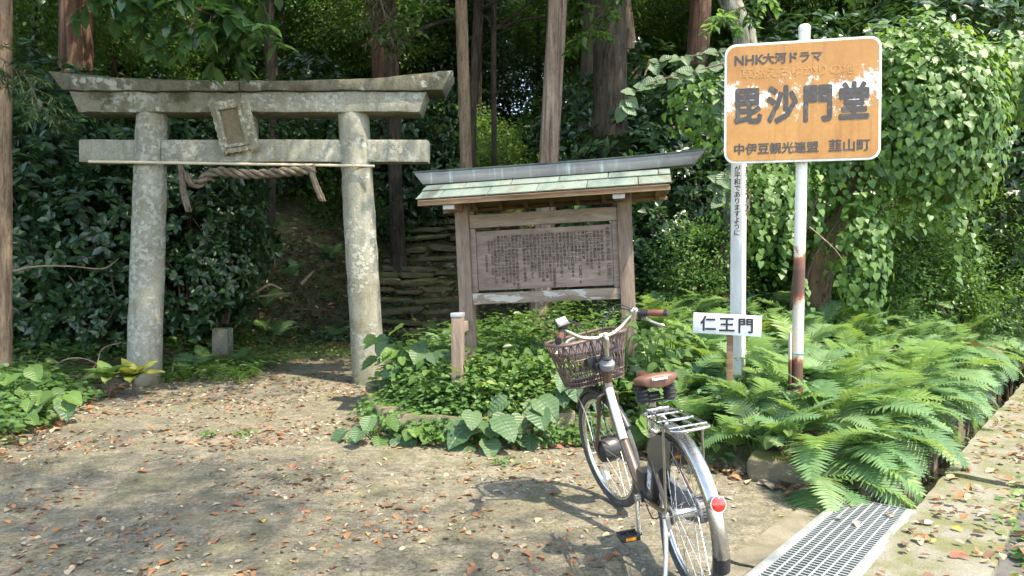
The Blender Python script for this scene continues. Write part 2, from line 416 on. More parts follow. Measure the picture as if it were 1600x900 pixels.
# ------------------------------------------------------------------ stone stairs up the hillside
M_STEP = None
def stone_mat(name, base, moss=(.085, .10, .022), lichen=(.50, .52, .46), moss_amt=.5, lich_amt=.4, lscale=5, dark=(.10, .10, .075), rough=.9, up=1.0, foot=False):
    m, nt, b = new_mat(name); co = coords(nt)
    n1 = noise_(nt, co, 2.2, 8, .6, .4); n2 = noise_(nt, co, 38, 6, .7); n3 = noise_(nt, co, lscale, 7, .62, .25); n4 = noise_(nt, co, lscale * 3.3, 5, .6)
    c = ramp(nt, n1, [(.28, dark), (.48, base), (.7, tuple(min(1, k * 1.22) for k in base))])
    streak = noise_(nt, coords(nt, (9, 9, .9)), 1.4, 6, .6)
    c = mixc(nt, ramp(nt, streak, [(.5, (0,) * 3), (.72, (.65,) * 3)]), c, dark)
    c = mixc(nt, .6, c, ramp(nt, n2, [(.3, (.3,) * 3), (.7, (.7,) * 3)]), 'OVERLAY')
    # round pale lichen patches with hard rims
    vo = node(nt, 'ShaderNodeTexVoronoi', Scale=lscale * 2.6, Randomness=1.0)
    ad = nt.nodes.new('ShaderNodeVectorMath'); ad.operation = 'MULTIPLY_ADD'
    nzz = node(nt, 'ShaderNodeTexNoise', Scale=lscale * 4, Detail=4); nt.links.new(co, nzz.inputs['Vector'])
    nt.links.new(nzz.outputs['Color'], ad.inputs[0]); ad.inputs[1].default_value = (.09, .09, .09); nt.links.new(co, ad.inputs[2])
    nt.links.new(ad.outputs[0], vo.inputs['Vector'])
    spots = ramp(nt, vo.outputs['Distance'], [(.30, (1,) * 3), (.37, (0,) * 3)])
    area = noise_(nt, co, lscale * .32, 3, .5)
    gate = ramp(nt, math_(nt, 'ADD', math_(nt, 'MULTIPLY', n3, .4), math_(nt, 'MULTIPLY', area, .6)), [(.60 - .2 * lich_amt, (0,) * 3), (.635 - .2 * lich_amt, (1,) * 3)])
    gate2 = ramp(nt, n4, [(.50, (0,) * 3), (.60, (1,) * 3)])
    lf = math_(nt, 'MULTIPLY', gate, math_(nt, 'MAXIMUM', math_(nt, 'MULTIPLY', spots, .9), math_(nt, 'MULTIPLY', gate2, .8)))
    c = mixc(nt, math_(nt, 'MULTIPLY', lf, .72), c, lichen)
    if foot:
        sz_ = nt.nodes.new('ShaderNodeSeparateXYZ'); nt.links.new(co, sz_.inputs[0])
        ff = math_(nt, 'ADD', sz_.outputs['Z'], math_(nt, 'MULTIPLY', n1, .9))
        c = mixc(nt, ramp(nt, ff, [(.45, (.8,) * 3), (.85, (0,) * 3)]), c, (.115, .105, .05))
    # moss, most on upward faces
    ge = nt.nodes.new('ShaderNodeNewGeometry'); sx = nt.nodes.new('ShaderNodeSeparateXYZ'); nt.links.new(ge.outputs['Normal'], sx.inputs[0])
    mf = math_(nt, 'ADD', math_(nt, 'MULTIPLY', sx.outputs['Z'], .35 * up), math_(nt, 'ADD', n3, math_(nt, 'MULTIPLY', n2, .3)))
    mfac = ramp(nt, mf, [(1.02 - .4 * moss_amt, (0,) * 3), (1.16 - .4 * moss_amt, (1,) * 3)])
    c = mixc(nt, math_(nt, 'MULTIPLY', mfac, .9), c, moss)
    nt.links.new(c, b.inputs['Base Color']); b.inputs['Roughness'].default_value = rough; b.inputs['Specular IOR Level'].default_value = .25
    hsum = math_(nt, 'ADD', n2, math_(nt, 'ADD', math_(nt, 'MULTIPLY', lf, .5), math_(nt, 'MULTIPLY', mfac, .8)))
    bump(nt, b, hsum, .6, .012)
    return m
M_STEP = stone_mat('mossy_step_stone', (.14, .12, .08), moss=(.085, .105, .026), moss_amt=1.0, lich_amt=.03, dark=(.06, .05, .03))
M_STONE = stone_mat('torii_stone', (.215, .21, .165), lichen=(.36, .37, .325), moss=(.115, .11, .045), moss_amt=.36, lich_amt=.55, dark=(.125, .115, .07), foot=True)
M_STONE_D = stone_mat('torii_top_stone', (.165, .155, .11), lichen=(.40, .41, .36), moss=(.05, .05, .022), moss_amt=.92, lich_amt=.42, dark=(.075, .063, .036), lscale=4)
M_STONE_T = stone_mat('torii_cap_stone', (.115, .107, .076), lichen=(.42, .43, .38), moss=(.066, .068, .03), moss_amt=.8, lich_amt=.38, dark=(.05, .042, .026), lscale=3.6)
M_ROCK = stone_mat('bed_rock', (.16, .135, .09), moss=(.10, .11, .03), moss_amt=.5, lich_amt=.25)

stairs = empty('stone_stairs', (-1.9, STAIR_Y0, 0), label='mossy stone stairs climbing the hillside behind the gate', cat='stairs')
q = random.Random(11)
rock_meshes = []
for k in range(6):
    mb = MB(); mb.box((0, 0, 0), (1, 1, 1)); o = mb.build('step_stone', M_STEP, None, bev=.12, sub=0, sharp=60)
    bm = bmesh.new(); bm.from_mesh(o.data); bmesh.ops.subdivide_edges(bm, edges=bm.edges, cuts=2, use_grid_fill=True)
    for v in bm.verts: v.co += Vector(noise.noise_vector(v.co * 2.3 + Vector((k * 7, 0, 0)))) * .12
    bm.to_mesh(o.data); bm.free(); o.data.shade_smooth(); rock_meshes.append(o.data); bpy.data.objects.remove(o)
for s in range(17):
    y = STAIR_Y0 + .15 + s * .33; cx = -1.9 + .12 * (y - 12) ; z = h1(cx, y + .1)
    x = cx - 1.25
    while x < cx + 1.15:
        wd = q.uniform(.5, 1.3)
        o = link('step_stone', q.choice(rock_meshes), stairs)
        o.location = (x + wd / 2 + 1.9, y - STAIR_Y0 + q.uniform(-.1, .1), z + .0 + q.uniform(-.04, .03)); o.scale = (wd * .97, .22, q.uniform(.08, .13))
        o.rotation_euler = (q.uniform(-.15, .15), q.uniform(-.08, .08), q.uniform(-.16, .16)); x += wd + q.choice((0, 0, .08))
# rough rocks holding the front of the planting bed
pts = [(-1.2, 6.9), (-1.12, 6.3), (-.95, 5.78), (-.62, 5.5), (-.3, 5.44), (.0, 5.45), (.28, 5.47), (.58, 5.6), (.85, 5.46), (1.08, 5.25), (1.3, 5.0), (1.5, 4.75), (1.7, 4.45)]
where = ['deep in the leaves beside the right pillar', 'under the dark leaves right of the path', 'at the left corner of the planted bed', 'under the small round leaves at the bed front',
         'under the broad heart-shaped leaves', 'under the drooping heart-shaped leaf', 'between the broad leaves and the front wheel', 'just left of the bicycle front wheel', 'behind the bicycle front wheel', 'behind the bicycle saddle post',
         'under the ferns left of the rack', 'under the ferns behind the taillight', 'at the far left corner of the drain grate']
for k, (x, y) in enumerate(pts):
    if k in (10, 11): continue
    o = link('edging_rock', rock_meshes[k % 6].copy()); o.data.materials.clear(); o.data.materials.append(M_ROCK)
    o.location = (x, y + .05, .07 + .026 * (y - 4)); o.scale = (q.uniform(.34, .5), q.uniform(.18, .26), q.uniform(.2, .3) * (1 if k < 9 else .7)); o.rotation_euler = (q.uniform(-.15, .15), q.uniform(-.15, .15), q.uniform(-.4, .4))
    tag(o, 'rough mossy edging rock ' + where[k], 'rock', 'rocks edging the planted bed')

# ------------------------------------------------------------------ torii gate
TY = 7.9; KT = FPX / TY
def tx(u, dy=0): return P(u, 425, TY - dy).x
def tz(v, dy=0): return P(400, v, TY - dy).z
tc = tx(397)
torii = empty('torii_gate', (tc, TY, .09), label='weathered grey stone torii gate with lichen and a moss-topped lintel', cat='gate')
def loc(x, y, z): return (x - tc, y - TY, z - .09)
for ub, ut in ((222, 241), (577, 553)):
    zb, zt = .0, tz(172)
    a, b2 = Vector(loc(tx(ub), TY, zb)), Vector(loc(tx(ut), TY, zt))
    mb = MB(); n = 22
    mb.tube([a.lerp(b2, i / n) for i in range(n + 1)], [.178 - .012 * i / n for i in range(n + 1)], 28)
    mb.build('pillar', M_STONE, torii, wob=.012, wscale=4.5, sharp=60)
# cross beam (nuki)
for (u0, u1, g) in ((130, 214, 0), (262, 535, 0), (578, 665, 0)):
    x0, x1 = tx(u0, .095), tx(u1, .095); 
    mb = MB(); mb.box(loc((x0 + x1) / 2, TY, (tz(218, .09) + tz(253, .09)) / 2), (x1 - x0 + (.12 if u0 > 200 and u0 < 500 else .06), .19, tz(218, .09) - tz(253, .09)))
    mb.build('tie_beam', M_STONE, torii, sub=4, wob=.005, wscale=5, bev=.012)
def beam(name, mat, x0b, x1b, x0t, x1t, zb, zt, dep, lift, ridge):
    """lintel half: bottom and top spans, curved up towards its outer end"""
    mb = MB(); n = 16; vs_ = []; fs = []
    for i in range(n + 1):
        t = i / n
        xb, xt = x0b + (x1b - x0b) * t, x0t + (x1t - x0t) * t
        lb = lift * .12 * abs((xb - tc) / 2.2) ** 2.6; lt = lift * abs((xt - tc) / 2.2) ** 2.6
        for (yy, top, dz) in ((-dep, 0, 0), (-dep * 1.06, 1, -ridge), (-dep * .3, 1, 0), (dep * .3, 1, 0), (dep * 1.06, 1, -ridge), (dep, 0, 0)):
            vs_.append(loc(xt if top else xb, TY + yy, (zt + lt + dz) if top else zb + lb))
    k = 6
    for i in range(n):
        for j in range(k): fs.append((i * k + j, i * k + (j + 1) % k, (i + 1) * k + (j + 1) % k, (i + 1) * k + j))
    fs += [tuple(range(k)), tuple(n * k + j for j in range(k - 1, -1, -1))]
    mb.add(vs_, fs); return mb.build(name, mat, torii, wob=.013, wscale=6, bev=.014, sharp=30)
xs = tx(388)
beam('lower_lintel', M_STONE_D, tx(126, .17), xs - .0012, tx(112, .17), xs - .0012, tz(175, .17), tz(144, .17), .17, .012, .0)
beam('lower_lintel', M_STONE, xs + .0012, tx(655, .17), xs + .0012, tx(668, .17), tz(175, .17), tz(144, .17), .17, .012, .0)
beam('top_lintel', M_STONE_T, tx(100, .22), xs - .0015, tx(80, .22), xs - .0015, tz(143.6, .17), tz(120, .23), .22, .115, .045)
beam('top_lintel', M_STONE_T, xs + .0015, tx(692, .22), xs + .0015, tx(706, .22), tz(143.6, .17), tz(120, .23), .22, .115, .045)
# centre strut and plaque
mb = MB(); mb.box(loc(tx(388), TY, (tz(176) + tz(240)) / 2), (.2, .16, tz(176) - tz(240))); mb.build('centre_strut', M_STONE, torii, bev=.012)
PM = Matrix.Translation(loc(tx(380), TY - .25, tz(204))) @ Matrix.Rotation(R(-6), 4, 'Z') @ Matrix.Rotation(R(13), 4, 'X') @ Matrix.Rotation(R(-8), 4, 'Y')
M_PLAQ = stone_mat('plaque_stone', (.20, .187, .135), moss=(.17, .155, .07), moss_amt=.45, lich_amt=.3, dark=(.12, .105, .06), lscale=7)
M_PLAQ2 = stone_mat('plaque_face_stone', (.15, .125, .08), moss_amt=.0, lich_amt=.0, dark=(.055, .048, .03), lscale=7)
mb = MB(); mb.M = PM
n = 13; wv2, hv2 = .19, .265; outline = []
def edge(a, b, k):
    for i in range(k):
        t = i / k; p = Vector(a).lerp(Vector(b), t); nn = Vector((b[1] - a[1], a[0] - b[0])).normalized()
        outline.append(tuple(p + nn * .012 * abs(math.sin(t * k * math.pi / 2))))
edge((-wv2, -hv2), (wv2, -hv2), 10); edge((wv2, -hv2), (wv2 * 1.06, hv2), 14); edge((wv2 * 1.06, hv2), (-wv2 * 1.06, hv2), 10); edge((-wv2 * 1.06, hv2), (-wv2, -hv2), 14)
mb.prism(outline, .07); plq = mb.build('name_plaque', M_PLAQ, torii, wob=.004, wscale=9)
mb = MB(); mb.M = PM
for (x0, x1, z0, z1) in ((-.135, .135, .18, .212), (-.135, .135, -.212, -.18), (-.135, -.105, -.18, .18), (.105, .135, -.18, .18)):
    mb.box(((x0 + x1) / 2, -.012, (z0 + z1) / 2), (x1 - x0, .04, z1 - z0))
mb.build('moulding', M_PLAQ, plq, bev=.004)
mb = MB(); mb.M = PM; mb.box((0, -.001, 0), (.21, .008, .37)); mb.build('plaque_face', M_PLAQ2, plq)
for sx_ in (-1, 1):
    mb = MB(); mb.M = PM; mb.box((sx_ * .17, .05, -.27), (.03, .1, .05)); mb.build('plaque_hook', M_PLAQ2, plq, bev=.005)

# bamboo pole tied across the pillars, and the straw rope
M_BAMB = mottled('dry_bamboo', [(.36, .30, .20), (.50, .44, .32)], 3, .5, .15, 20, (1, 6, 6))
a, b2 = P(139, 252.5, TY - .215), P(585, 259.5, TY - .215)
bp = empty('bamboo_pole', a, label='thin dry bamboo pole tied across the front of the torii pillars', cat='pole')
mb = MB(); n = 40; pp = []; rr = []
for i in range(n + 1):
    pp.append((b2 - a) * (i / n)); rr.append(.0175 - .003 * i / n)
mb.tube(pp, rr, 10); mb.build('culm', M_BAMB, bp)
mb = MB()
for i in range(1, 12):
    c = (b2 - a) * (i / 12 + .01); d = (b2 - a).normalized(); mb.cyl(c - d * .005, c + d * .005, .0195, 10)
mb.build('culm_node', M_BAMB, bp)
M_TIE = plain('black_tie_cord', (.05, .045, .04), .8)
for u in (240, 553):
    mb = MB(); cx = tx(u); c = Vector((cx, TY, P(u, 253 + (u - 139) * .0157, TY - .2).z)) - a
    mb.torus(c, (0, 0, 1), .195, .006, 30, 6); mb.build('tie_cord', M_TIE, bp)
M_ROPE = mottled('old_straw_rope', [(.06, .046, .032), (.115, .09, .062), (.175, .142, .10)], 8, .95, .8, 90, (1, 1, 1), bdist=.015)
rope = empty('straw_rope', P(390, 262, TY - .22), label='twisted grey straw rope hanging under the bamboo pole', cat='rope')
O = rope.location
ctl = [(284, 262), (290, 272), (300, 286), (312, 286), (325, 274), (342, 268), (372, 271), (405, 272), (440, 269), (470, 267), (492, 264)]
cp = [P(u, v, TY - .23) - O for u, v in ctl]
def catmull(p, n):
    out = []; p = [Vector(k) for k in p]; p = [p[0] * 2 - p[1]] + p + [p[-1] * 2 - p[-2]]
    for i in range(1, len(p) - 2):
        for j in range(n):
            t = j / n; a_, b_, c_, d_ = p[i - 1], p[i], p[i + 1], p[i + 2]
            out.append(.5 * ((2 * b_) + (c_ - a_) * t + (2 * a_ - 5 * b_ + 4 * c_ - d_) * t * t + (3 * b_ - a_ - 3 * c_ + d_) * t ** 3))
    out.append(p[-2]); return out
cl = catmull(cp, 16); L = len(cl)
for ph in (0, 1, 2):
    mb = MB(); pts_ = []; rs_ = []; s_ = 0
    for i, p in enumerate(cl):
        t = (cl[min(i + 1, L - 1)] - cl[max(i - 1, 0)]).normalized(); u_ = t.cross(Vector((0, 1, 0))).normalized(); w_ = t.cross(u_)
        if i: s_ += (p - cl[i - 1]).length
        k = min(1, max(.35, (i / L) * 4.5)) ; an = s_ * 19 + ph * 2.094
        pts_.append(p + (u_ * math.cos(an) + w_ * math.sin(an)) * .029 * k); rs_.append(.0245 * k)
    mb.tube(pts_, rs_, 9); mb.build('strand', M_ROPE, rope, wob=.003, wscale=40)
def tassel(name, ctl, r0, r1, nf, seed):
    q = random.Random(seed); mb = MB(); base = [P(u, v, TY - .24) - O for u, v in ctl]
    for i in range(nf):
        an = q.uniform(0, 6.28); k = q.uniform(.2, 1); off = Vector((math.cos(an), math.sin(an), 0)) * k
        L0 = q.uniform(.85, 1.0); line = catmull(base, 5); line = line[:max(4, int(len(line) * L0))]; m_ = len(line)
        mb.tube([p + off * (r0 + (r1 - r0) * j / m_) + Vector((q.uniform(-.003, .003), 0, 0)) for j, p in enumerate(line)], [.008 - .003 * j / m_ for j in range(m_)], 5)
    return mb.build(name, M_ROPE, rope)
tassel('tassel', [(282, 258), (284, 280), (288, 305), (296, 338)], .018, .032, 34, 1)
tassel('tassel', [(486, 264), (490, 280), (498, 300), (506, 318)], .026, .04, 60, 2)
mb = MB(); c = P(486, 266, TY - .24) - O; mb.torus(c, (.8, 0, -.5), .03, .012, 20, 6); mb.build('binding', M_ROPE, rope)

# low stone marker behind the left pillar
c = P(348, 517, 9.3); c.z = h1(c.x, c.y)
mk = empty('stone_marker', c, label='short square lichen-covered stone marker behind the left torii pillar', cat='stone marker')
mb = MB(); mb.box((0, 0, .2), (.2, .2, .52)); mb.build('shaft', stone_mat('marker_stone', (.12, .11, .085), lich_amt=.5, moss_amt=.8, moss=(.06, .07, .025)), mk, sub=3, wob=.012, wscale=7, bev=.015)
mb = MB(); mb.box((0, 0, -.03), (.32, .32, .12)); mb.build('footing', M_ROCK, mk, sub=2, wob=.015)

# ------------------------------------------------------------------ notice board
def wood(name, cols, stretch=(1, 1, .12), scale=14, rough=.85, peel=None):
    m, nt, b = new_mat(name); co = coords(nt, stretch)
    n1 = noise_(nt, co, scale, 8, .65, .6); n2 = noise_(nt, co, scale * 6, 4, .6); blot = noise_(nt, coords(nt), 2.3, 5, .6)
    k = len(cols); c = ramp(nt, n1, [(.28 + .44 * i / (k - 1), cols[i]) for i in range(k)])
    c = mixc(nt, .55, c, ramp(nt, n2, [(.3, (.3,) * 3), (.7, (.7,) * 3)]), 'OVERLAY')
    c = mixc(nt, .5, c, ramp(nt, blot, [(.3, (.33,) * 3), (.7, (.67,) * 3)]), 'OVERLAY')
    if peel:
        pn = noise_(nt, coords(nt, (.5, 1, 1.6)), 9, 6, .6, .5)
        c = mixc(nt, ramp(nt, pn, [(.54, (0,) * 3), (.56, (1,) * 3)]), c, peel)
    nt.links.new(c, b.inputs['Base Color']); b.inputs['Roughness'].default_value = rough; b.inputs['Specular IOR Level'].default_value = .3
    bump(nt, b, math_(nt, 'ADD', n1, n2), .45, .006)
    return m
W_POST = wood('weathered_post_wood', [(.09, .064, .046), (.17, .125, .095), (.235, .185, .145)])
W_RAIL = wood('weathered_rail_wood', [(.12, .092, .068), (.20, .158, .122), (.26, .215, .17)], (.12, 1, 1))
W_RAIL2 = wood('peeling_rail_wood', [(.12, .092, .068), (.19, .15, .112), (.24, .195, .15)], (.12, 1, 1), peel=(.33, .315, .285))
W_PANEL = wood('brown_board_wood', [(.135, .098, .078), (.19, .143, .117), (.24, .188, .158)], (.15, 1, 1), 9)
W_EAVE = wood('eave_wood', [(.12, .07, .038), (.215, .135, .078), (.28, .185, .112)], (.12, 1, 1))
M_COPPER = mottled('verdigris_copper', [(.052, .062, .054), (.10, .138, .118), (.145, .18, .152), (.105, .11, .08)], 3.4, .75, .35, 60, (1.6, .35, 1), .05)
m, nt, b = new_mat('aged_copper_ridge'); co = coords(nt)
n1 = noise_(nt, co, 3.5, 6, .6, .3); n2 = noise_(nt, coords(nt, (7, 1, .6)), 3.2, 6, .65)
c = ramp(nt, n1, [(.3, (.125, .12, .115)), (.5, (.17, .168, .165)), (.7, (.205, .21, .20))])
c = mixc(nt, ramp(nt, n2, [(.58, (0,) * 3), (.74, (.75,) * 3)]), c, (.36, .47, .44))
nt.links.new(c, b.inputs['Base Color']); b.inputs['Roughness'].default_value = .55; b.inputs['Metallic'].default_value = .25
bump(nt, b, n1, .15, .005); M_RIDGE = m
M_TIN = mottled('zinc_cap', [(.30, .31, .32), (.42, .43, .45)], 8, .5, .2, 50, metal=.5)
M_INK = plain('black_ink', (.018, .016, .016), .7)
M_INK2 = plain('faded_ink', (.05, .038, .032), .8, var=.3)

BP = Vector((.323, 6.08, .30))
nb = empty('notice_board', BP, (0, R(-2.6), R(-10.5)), 'roofed wooden notice board with brown panel of vertical writing', 'notice board')
hw = .69
for sx_ in (-1, 1):
    mb = MB(); mb.box((sx_ * hw, 0, .83), (.118, .112, 1.76)); mb.build('post', W_POST, nb, bev=.008, sub=2, wob=.003)
    mb = MB(); mb.box((sx_ * hw, -.015, .05), (.128, .15, .36)); mb.build('post_footing', M_TIN, nb, bev=.005)
zr = (1.49, .826)
mb = MB(); mb.box((0, -.012, zr[0]), (1.258, .055, .112)); mb.build('upper_rail', W_RAIL, nb, bev=.005, sub=2, wob=.002)
mb = MB(); mb.box((0, -.012, zr[1]), (1.258, .055, .095)); mb.build('lower_rail', W_RAIL2, nb, bev=.005, sub=2, wob=.002)
for sx_ in (-1, 1):
    mb = MB(); mb.box((sx_ * .606, -.0, 1.155), (.048, .045, .552)); mb.build('stile', W_PANEL, nb, bev=.004)
mb = MB(); mb.box((0, .004, 1.150), (1.16, .028, .508)); panel = mb.build('panel', W_PANEL, nb, bev=.003)
COLS = ['金剛力士像由来記（仁王門）', '当山は平安時代末期', '弘法大師が開いた寺であった', '文覚上人と源頼朝の', '二人によって大改修され', '瑞龍山国清寺と改めた', '境内には毘沙門堂', 'その下に金剛力士門（仁王門）を', '建立して道場とした',
        '行基又は運慶の大彫刻のある', '重要な仏像とされていた', '金剛力士像修復のため', '昭和四十七年に同志が発起人', 'より保存会を結成する', '昭和五十三年二月十八日京都調査を', '終わり保存修復に浄財を受ける', '金剛力士像の頭部や体内が重', '大なために修復することを計画', '昭和五十三年七月東京芸大学', '保存技術研究室に依頼し', '西村公朝先生のご指導により', '昭和は修理を始める', '三年間の歳月を費やして修復が', '完了した', '非常に人目を引く金剛力士像である', '京都の大醍醐山は山号金剛力士像', '二体は平安時代の寺院発見され', '続いて当山の金剛力士像が発見', 'されて全国に二つしかない無い', '貴重な金剛力士像となった', 'このたび修復が終わり帰山した']
y0_, sz = -.0125, .0285
x = .545
for k, s_ in enumerate(COLS):
    if k == 0: text_mesh('lettering', s_.replace('（', '︵').replace('）', '︶'), M_INK2, panel, (x, y0_, 1.355), .036, vertical=True, line=.98, bold=.0006); x -= .05
    else:
        n_ = len(s_); text_mesh('lettering', s_.replace('（', '︵').replace('）', '︶'), M_INK2, panel, (x, y0_, 1.335), sz, vertical=True, line=min(1.03, .47 / (sz * n_)), bold=.0007)
        x -= .0315
for s_, xx, zz in (('昭和五十八年四月吉日　奈古谷', -.445, 1.30), ('奉納世話人', -.472, 1.30), ('毘沙門堂保存会', -.497, 1.18)):
    text_mesh('lettering', s_, M_INK2, panel, (xx, y0_, zz), .021, vertical=True, line=1.0, bold=.0003)
# roof: beams, eave boards, two rows of copper shingles either side, ridge
roof = empty('roof', (0, 0, 0)); roof.parent = nb
XL, XR = -.985, 1.07
mb = MB(); mb.box(((XL + XR) / 2, 0, 1.72), (XR - XL - .1, .10, .09)); mb.build('ridge_beam', W_EAVE, roof, bev=.006)
ez, rz_, ed = 1.665, 1.835, .40
sl_ang = math.atan2(rz_ - ez, ed)
for sd in (-1, 1):
    Ms = Matrix.Rotation(0 if sd < 0 else math.pi, 4, 'Z')
    rot = Matrix.Rotation(sl_ang, 3, 'X')
    mb = MB(); mb.M = Ms; mb.box(((XL + XR) / 2 * (1 if sd < 0 else -1), -ed / 2, (ez + rz_) / 2 - .018), (XR - XL - .04, ed / math.cos(sl_ang), .016), rot); o = mb.build('roof_boarding', W_EAVE, roof)
    mb = MB(); mb.M = Ms; mb.box(((XL + XR) / 2 * (1 if sd < 0 else -1), -ed + .02, ez - .036), (XR - XL - .03, .028, .03)); mb.build('eave_board', W_EAVE, roof, bev=.003)
    # rafters under the eave
    for k in range(9):
        xx = (XL + .1 if sd < 0 else -XR + .1) + k * (XR - XL - .2) / 8
        mb = MB(); mb.M = Ms; mb.box((xx, -ed / 2 + .01, (ez + rz_) / 2 - .042), (.032, ed * .98, .034), rot); mb.build('rafter', W_EAVE, roof)
    for row in range(2):
        edges = [XL + .0, XL + .2 + .16 * row] 
        while edges[-1] + .40 < XR: edges.append(edges[-1] + .40)
        edges.append(XR)
        for x0, x1 in zip(edges[:-1], edges[1:]):
            if sd > 0: x0, x1 = -x1, -x0
            f0, f1 = (0, .55) if row == 0 else (.47, 1.0)
            yc = -ed * (1 - (f0 + f1) / 2); zc = ez + (rz_ - ez) * (f0 + f1) / 2
            mb = MB(); mb.M = Ms
            mb.box(((x0 + x1) / 2 + rnd.uniform(-.001, .001), yc, zc + .004 + .010 * row), (x1 - x0 - .006, ed / math.cos(sl_ang) * (f1 - f0), .010), Matrix.Rotation(sl_ang + rnd.uniform(-.006, .006) - .012, 3, 'X'))
            mb.build('shingle', M_COPPER, roof, bev=.0025)
# ridge cover: long trough with flared, upturned ends
def ridge_piece(name, mat, zb, zt, xb0, xb1, xt0, xt1, dep, cap=0):
    mb = MB(); n = 20; vs_ = []; fs = []
    for i in range(n + 1):
        t = i / n; xb, xt = xb0 + (xb1 - xb0) * t, xt0 + (xt1 - xt0) * t
        up = .02 * max(0, 2 * t - 1) ** 3 + .006 * max(0, 1 - 2 * t) ** 3
        vs_ += [(xb, -dep, zb + up * .8), (xt, -dep * 1.12, zt + up), (xt, dep * 1.12, zt + up), (xb, dep, zb + up * .8)]
    for i in range(n):
        for j in range(4): fs.append((i * 4 + j, i * 4 + (j + 1) % 4, i * 4 + 4 + (j + 1) % 4, i * 4 + 4 + j))
    fs += [(0, 1, 2, 3), (n * 4 + 3, n * 4 + 2, n * 4 + 1, n * 4)]
    mb.add(vs_, fs); return mb.build(name, mat, roof, bev=.004)
ridge_piece('ridge_cover', M_RIDGE, 1.828, 1.925, XL - .03, XR + .19, XL - .10, XR + .28, .085)
ridge_piece('ridge_cap', M_COPPER, 1.927, 1.94, XL - .105, XR + .285, XL - .11, XR + .29, .095)
for sx_ in (-1, 1):
    mb = MB(); mb.box((sx_ * hw - .03, -.16, 1.625), (.085, .34, .085)); br = mb.build('bracket', W_EAVE, nb, bev=.004)
    mb = MB(); mb.box((sx_ * hw - .03, -.335, 1.625), (.095, .03, .095)); mb.build('bracket_cap', M_TIN, br, bev=.003)
# short stay post in front, tied back to the left post
iv = nb.matrix_basis if False else (Matrix.Translation(BP) @ Matrix.Rotation(R(-10.5), 4, 'Z') @ Matrix.Rotation(R(-2.6), 4, 'Y')).inverted()
sp = iv @ Vector((-.42, 5.72, .34))
mb = MB(); mb.box((sp.x, sp.y, sp.z + .29), (.088, .085, .70), Matrix.Rotation(R(2.6), 3, 'Y')); st = mb.build('stay_post', W_POST, nb, bev=.006, sub=2, wob=.002)
mb = MB(); mb.box((sp.x + .015, sp.y, sp.z + .648), (.096, .093, .035)); mb.build('stay_cap', M_TIN, st, bev=.004)
mb = MB(); mb.box((sp.x - .002, sp.y - .003, sp.z + .05), (.093, .09, .2), Matrix.Rotation(R(2.6), 3, 'Y')); mb.build('stay_shoe', W_RAIL, st, bev=.003)
a, b2 = Vector((sp.x + .01, sp.y, sp.z + .52)), Vector((-hw, -.02, .62))
d = b2 - a; mb = MB(); mb.box((a + b2) / 2, (.045, d.length, .085), Matrix.Rotation(math.atan2(-d.x, d.y), 3, 'Z')); mb.build('stay_rail', W_RAIL, nb, bev=.004)

# ------------------------------------------------------------------ orange place sign on a rusting white pole
m, nt, b = new_mat('orange_enamel'); co = coords(nt)
n1 = noise_(nt, co, 2.2, 6, .6, .5); n2 = noise_(nt, co, 30, 6, .7); n3 = noise_(nt, co, 4.2, 12, .80, .2)
c = ramp(nt, n1, [(.3, (.26, .108, .020)), (.5, (.33, .155, .033)), (.7, (.39, .195, .05))])
c = mixc(nt, .35, c, ramp(nt, n2, [(.3, (.36,) * 3), (.7, (.64,) * 3)]), 'OVERLAY')
dr = noise_(nt, coords(nt, (14, 14, .8)), 1.6, 5, .6); c = mixc(nt, ramp(nt, dr, [(.52, (0,) * 3), (.75, (.5,) * 3)]), c, (.20, .075, .02))
sep = nt.nodes.new('ShaderNodeSeparateXYZ'); nt.links.new(co, sep.inputs[0])
# paint has flaked off along a band behind the big letters
band = math_(nt, 'MULTIPLY', math_(nt, 'ABSOLUTE', math_(nt, 'SUBTRACT', math_(nt, 'SUBTRACT', sep.outputs['Z'], math_(nt, 'MULTIPLY', sep.outputs['X'], .05)), .055)), .62)
fl = math_(nt, 'ADD', math_(nt, 'SUBTRACT', n3, band), math_(nt, 'MULTIPLY', math_(nt, 'SUBTRACT', noise_(nt, co, 55, 6, .8), .5), .22))
fl = math_(nt, 'ADD', fl, math_(nt, 'MULTIPLY', math_(nt, 'ABSOLUTE', sep.outputs['X']), .06))
c = mixc(nt, ramp(nt, fl, [(.50, (0,) * 3), (.53, (1,) * 3)]), c, (.68, .66, .64))
nt.links.new(c, b.inputs['Base Color']); b.inputs['Roughness'].default_value = .5; bump(nt, b, math_(nt, 'ADD', n2, fl), .1, .003)
M_ORANGE = m
M_WHITE = mottled('weathered_white_paint', [(.50, .49, .46), (.68, .67, .65), (.76, .75, .74)], 5, .6, .15, 60)
m, nt, b = new_mat('rusting_white_pole'); co = coords(nt)
n1 = noise_(nt, co, 9, 8, .7, .4); n2 = noise_(nt, co, 60, 5, .7); sep = nt.nodes.new('ShaderNodeSeparateXYZ'); nt.links.new(co, sep.inputs[0])
zz = sep.outputs['Z']
def bandf(z0, wd): return math_(nt, 'SUBTRACT', 1, math_(nt, 'DIVIDE', math_(nt, 'ABSOLUTE', math_(nt, 'SUBTRACT', zz, z0)), wd))
rust = math_(nt, 'ADD', math_(nt, 'MULTIPLY', math_(nt, 'MAXIMUM', math_(nt, 'MAXIMUM', bandf(1.0, .30), bandf(.30, .2)), 0), .46), math_(nt, 'MULTIPLY', n1, .75))
c = ramp(nt, rust, [(.50, (.66, .64, .58)), (.55, (.52, .44, .33)), (.60, (.28, .075, .035)), (.68, (.105, .05, .033))])
c = mixc(nt, math_(nt, 'MULTIPLY', math_(nt, 'LESS_THAN', zz, 1.05), .55), c, (.50, .40, .28), 'MULTIPLY')
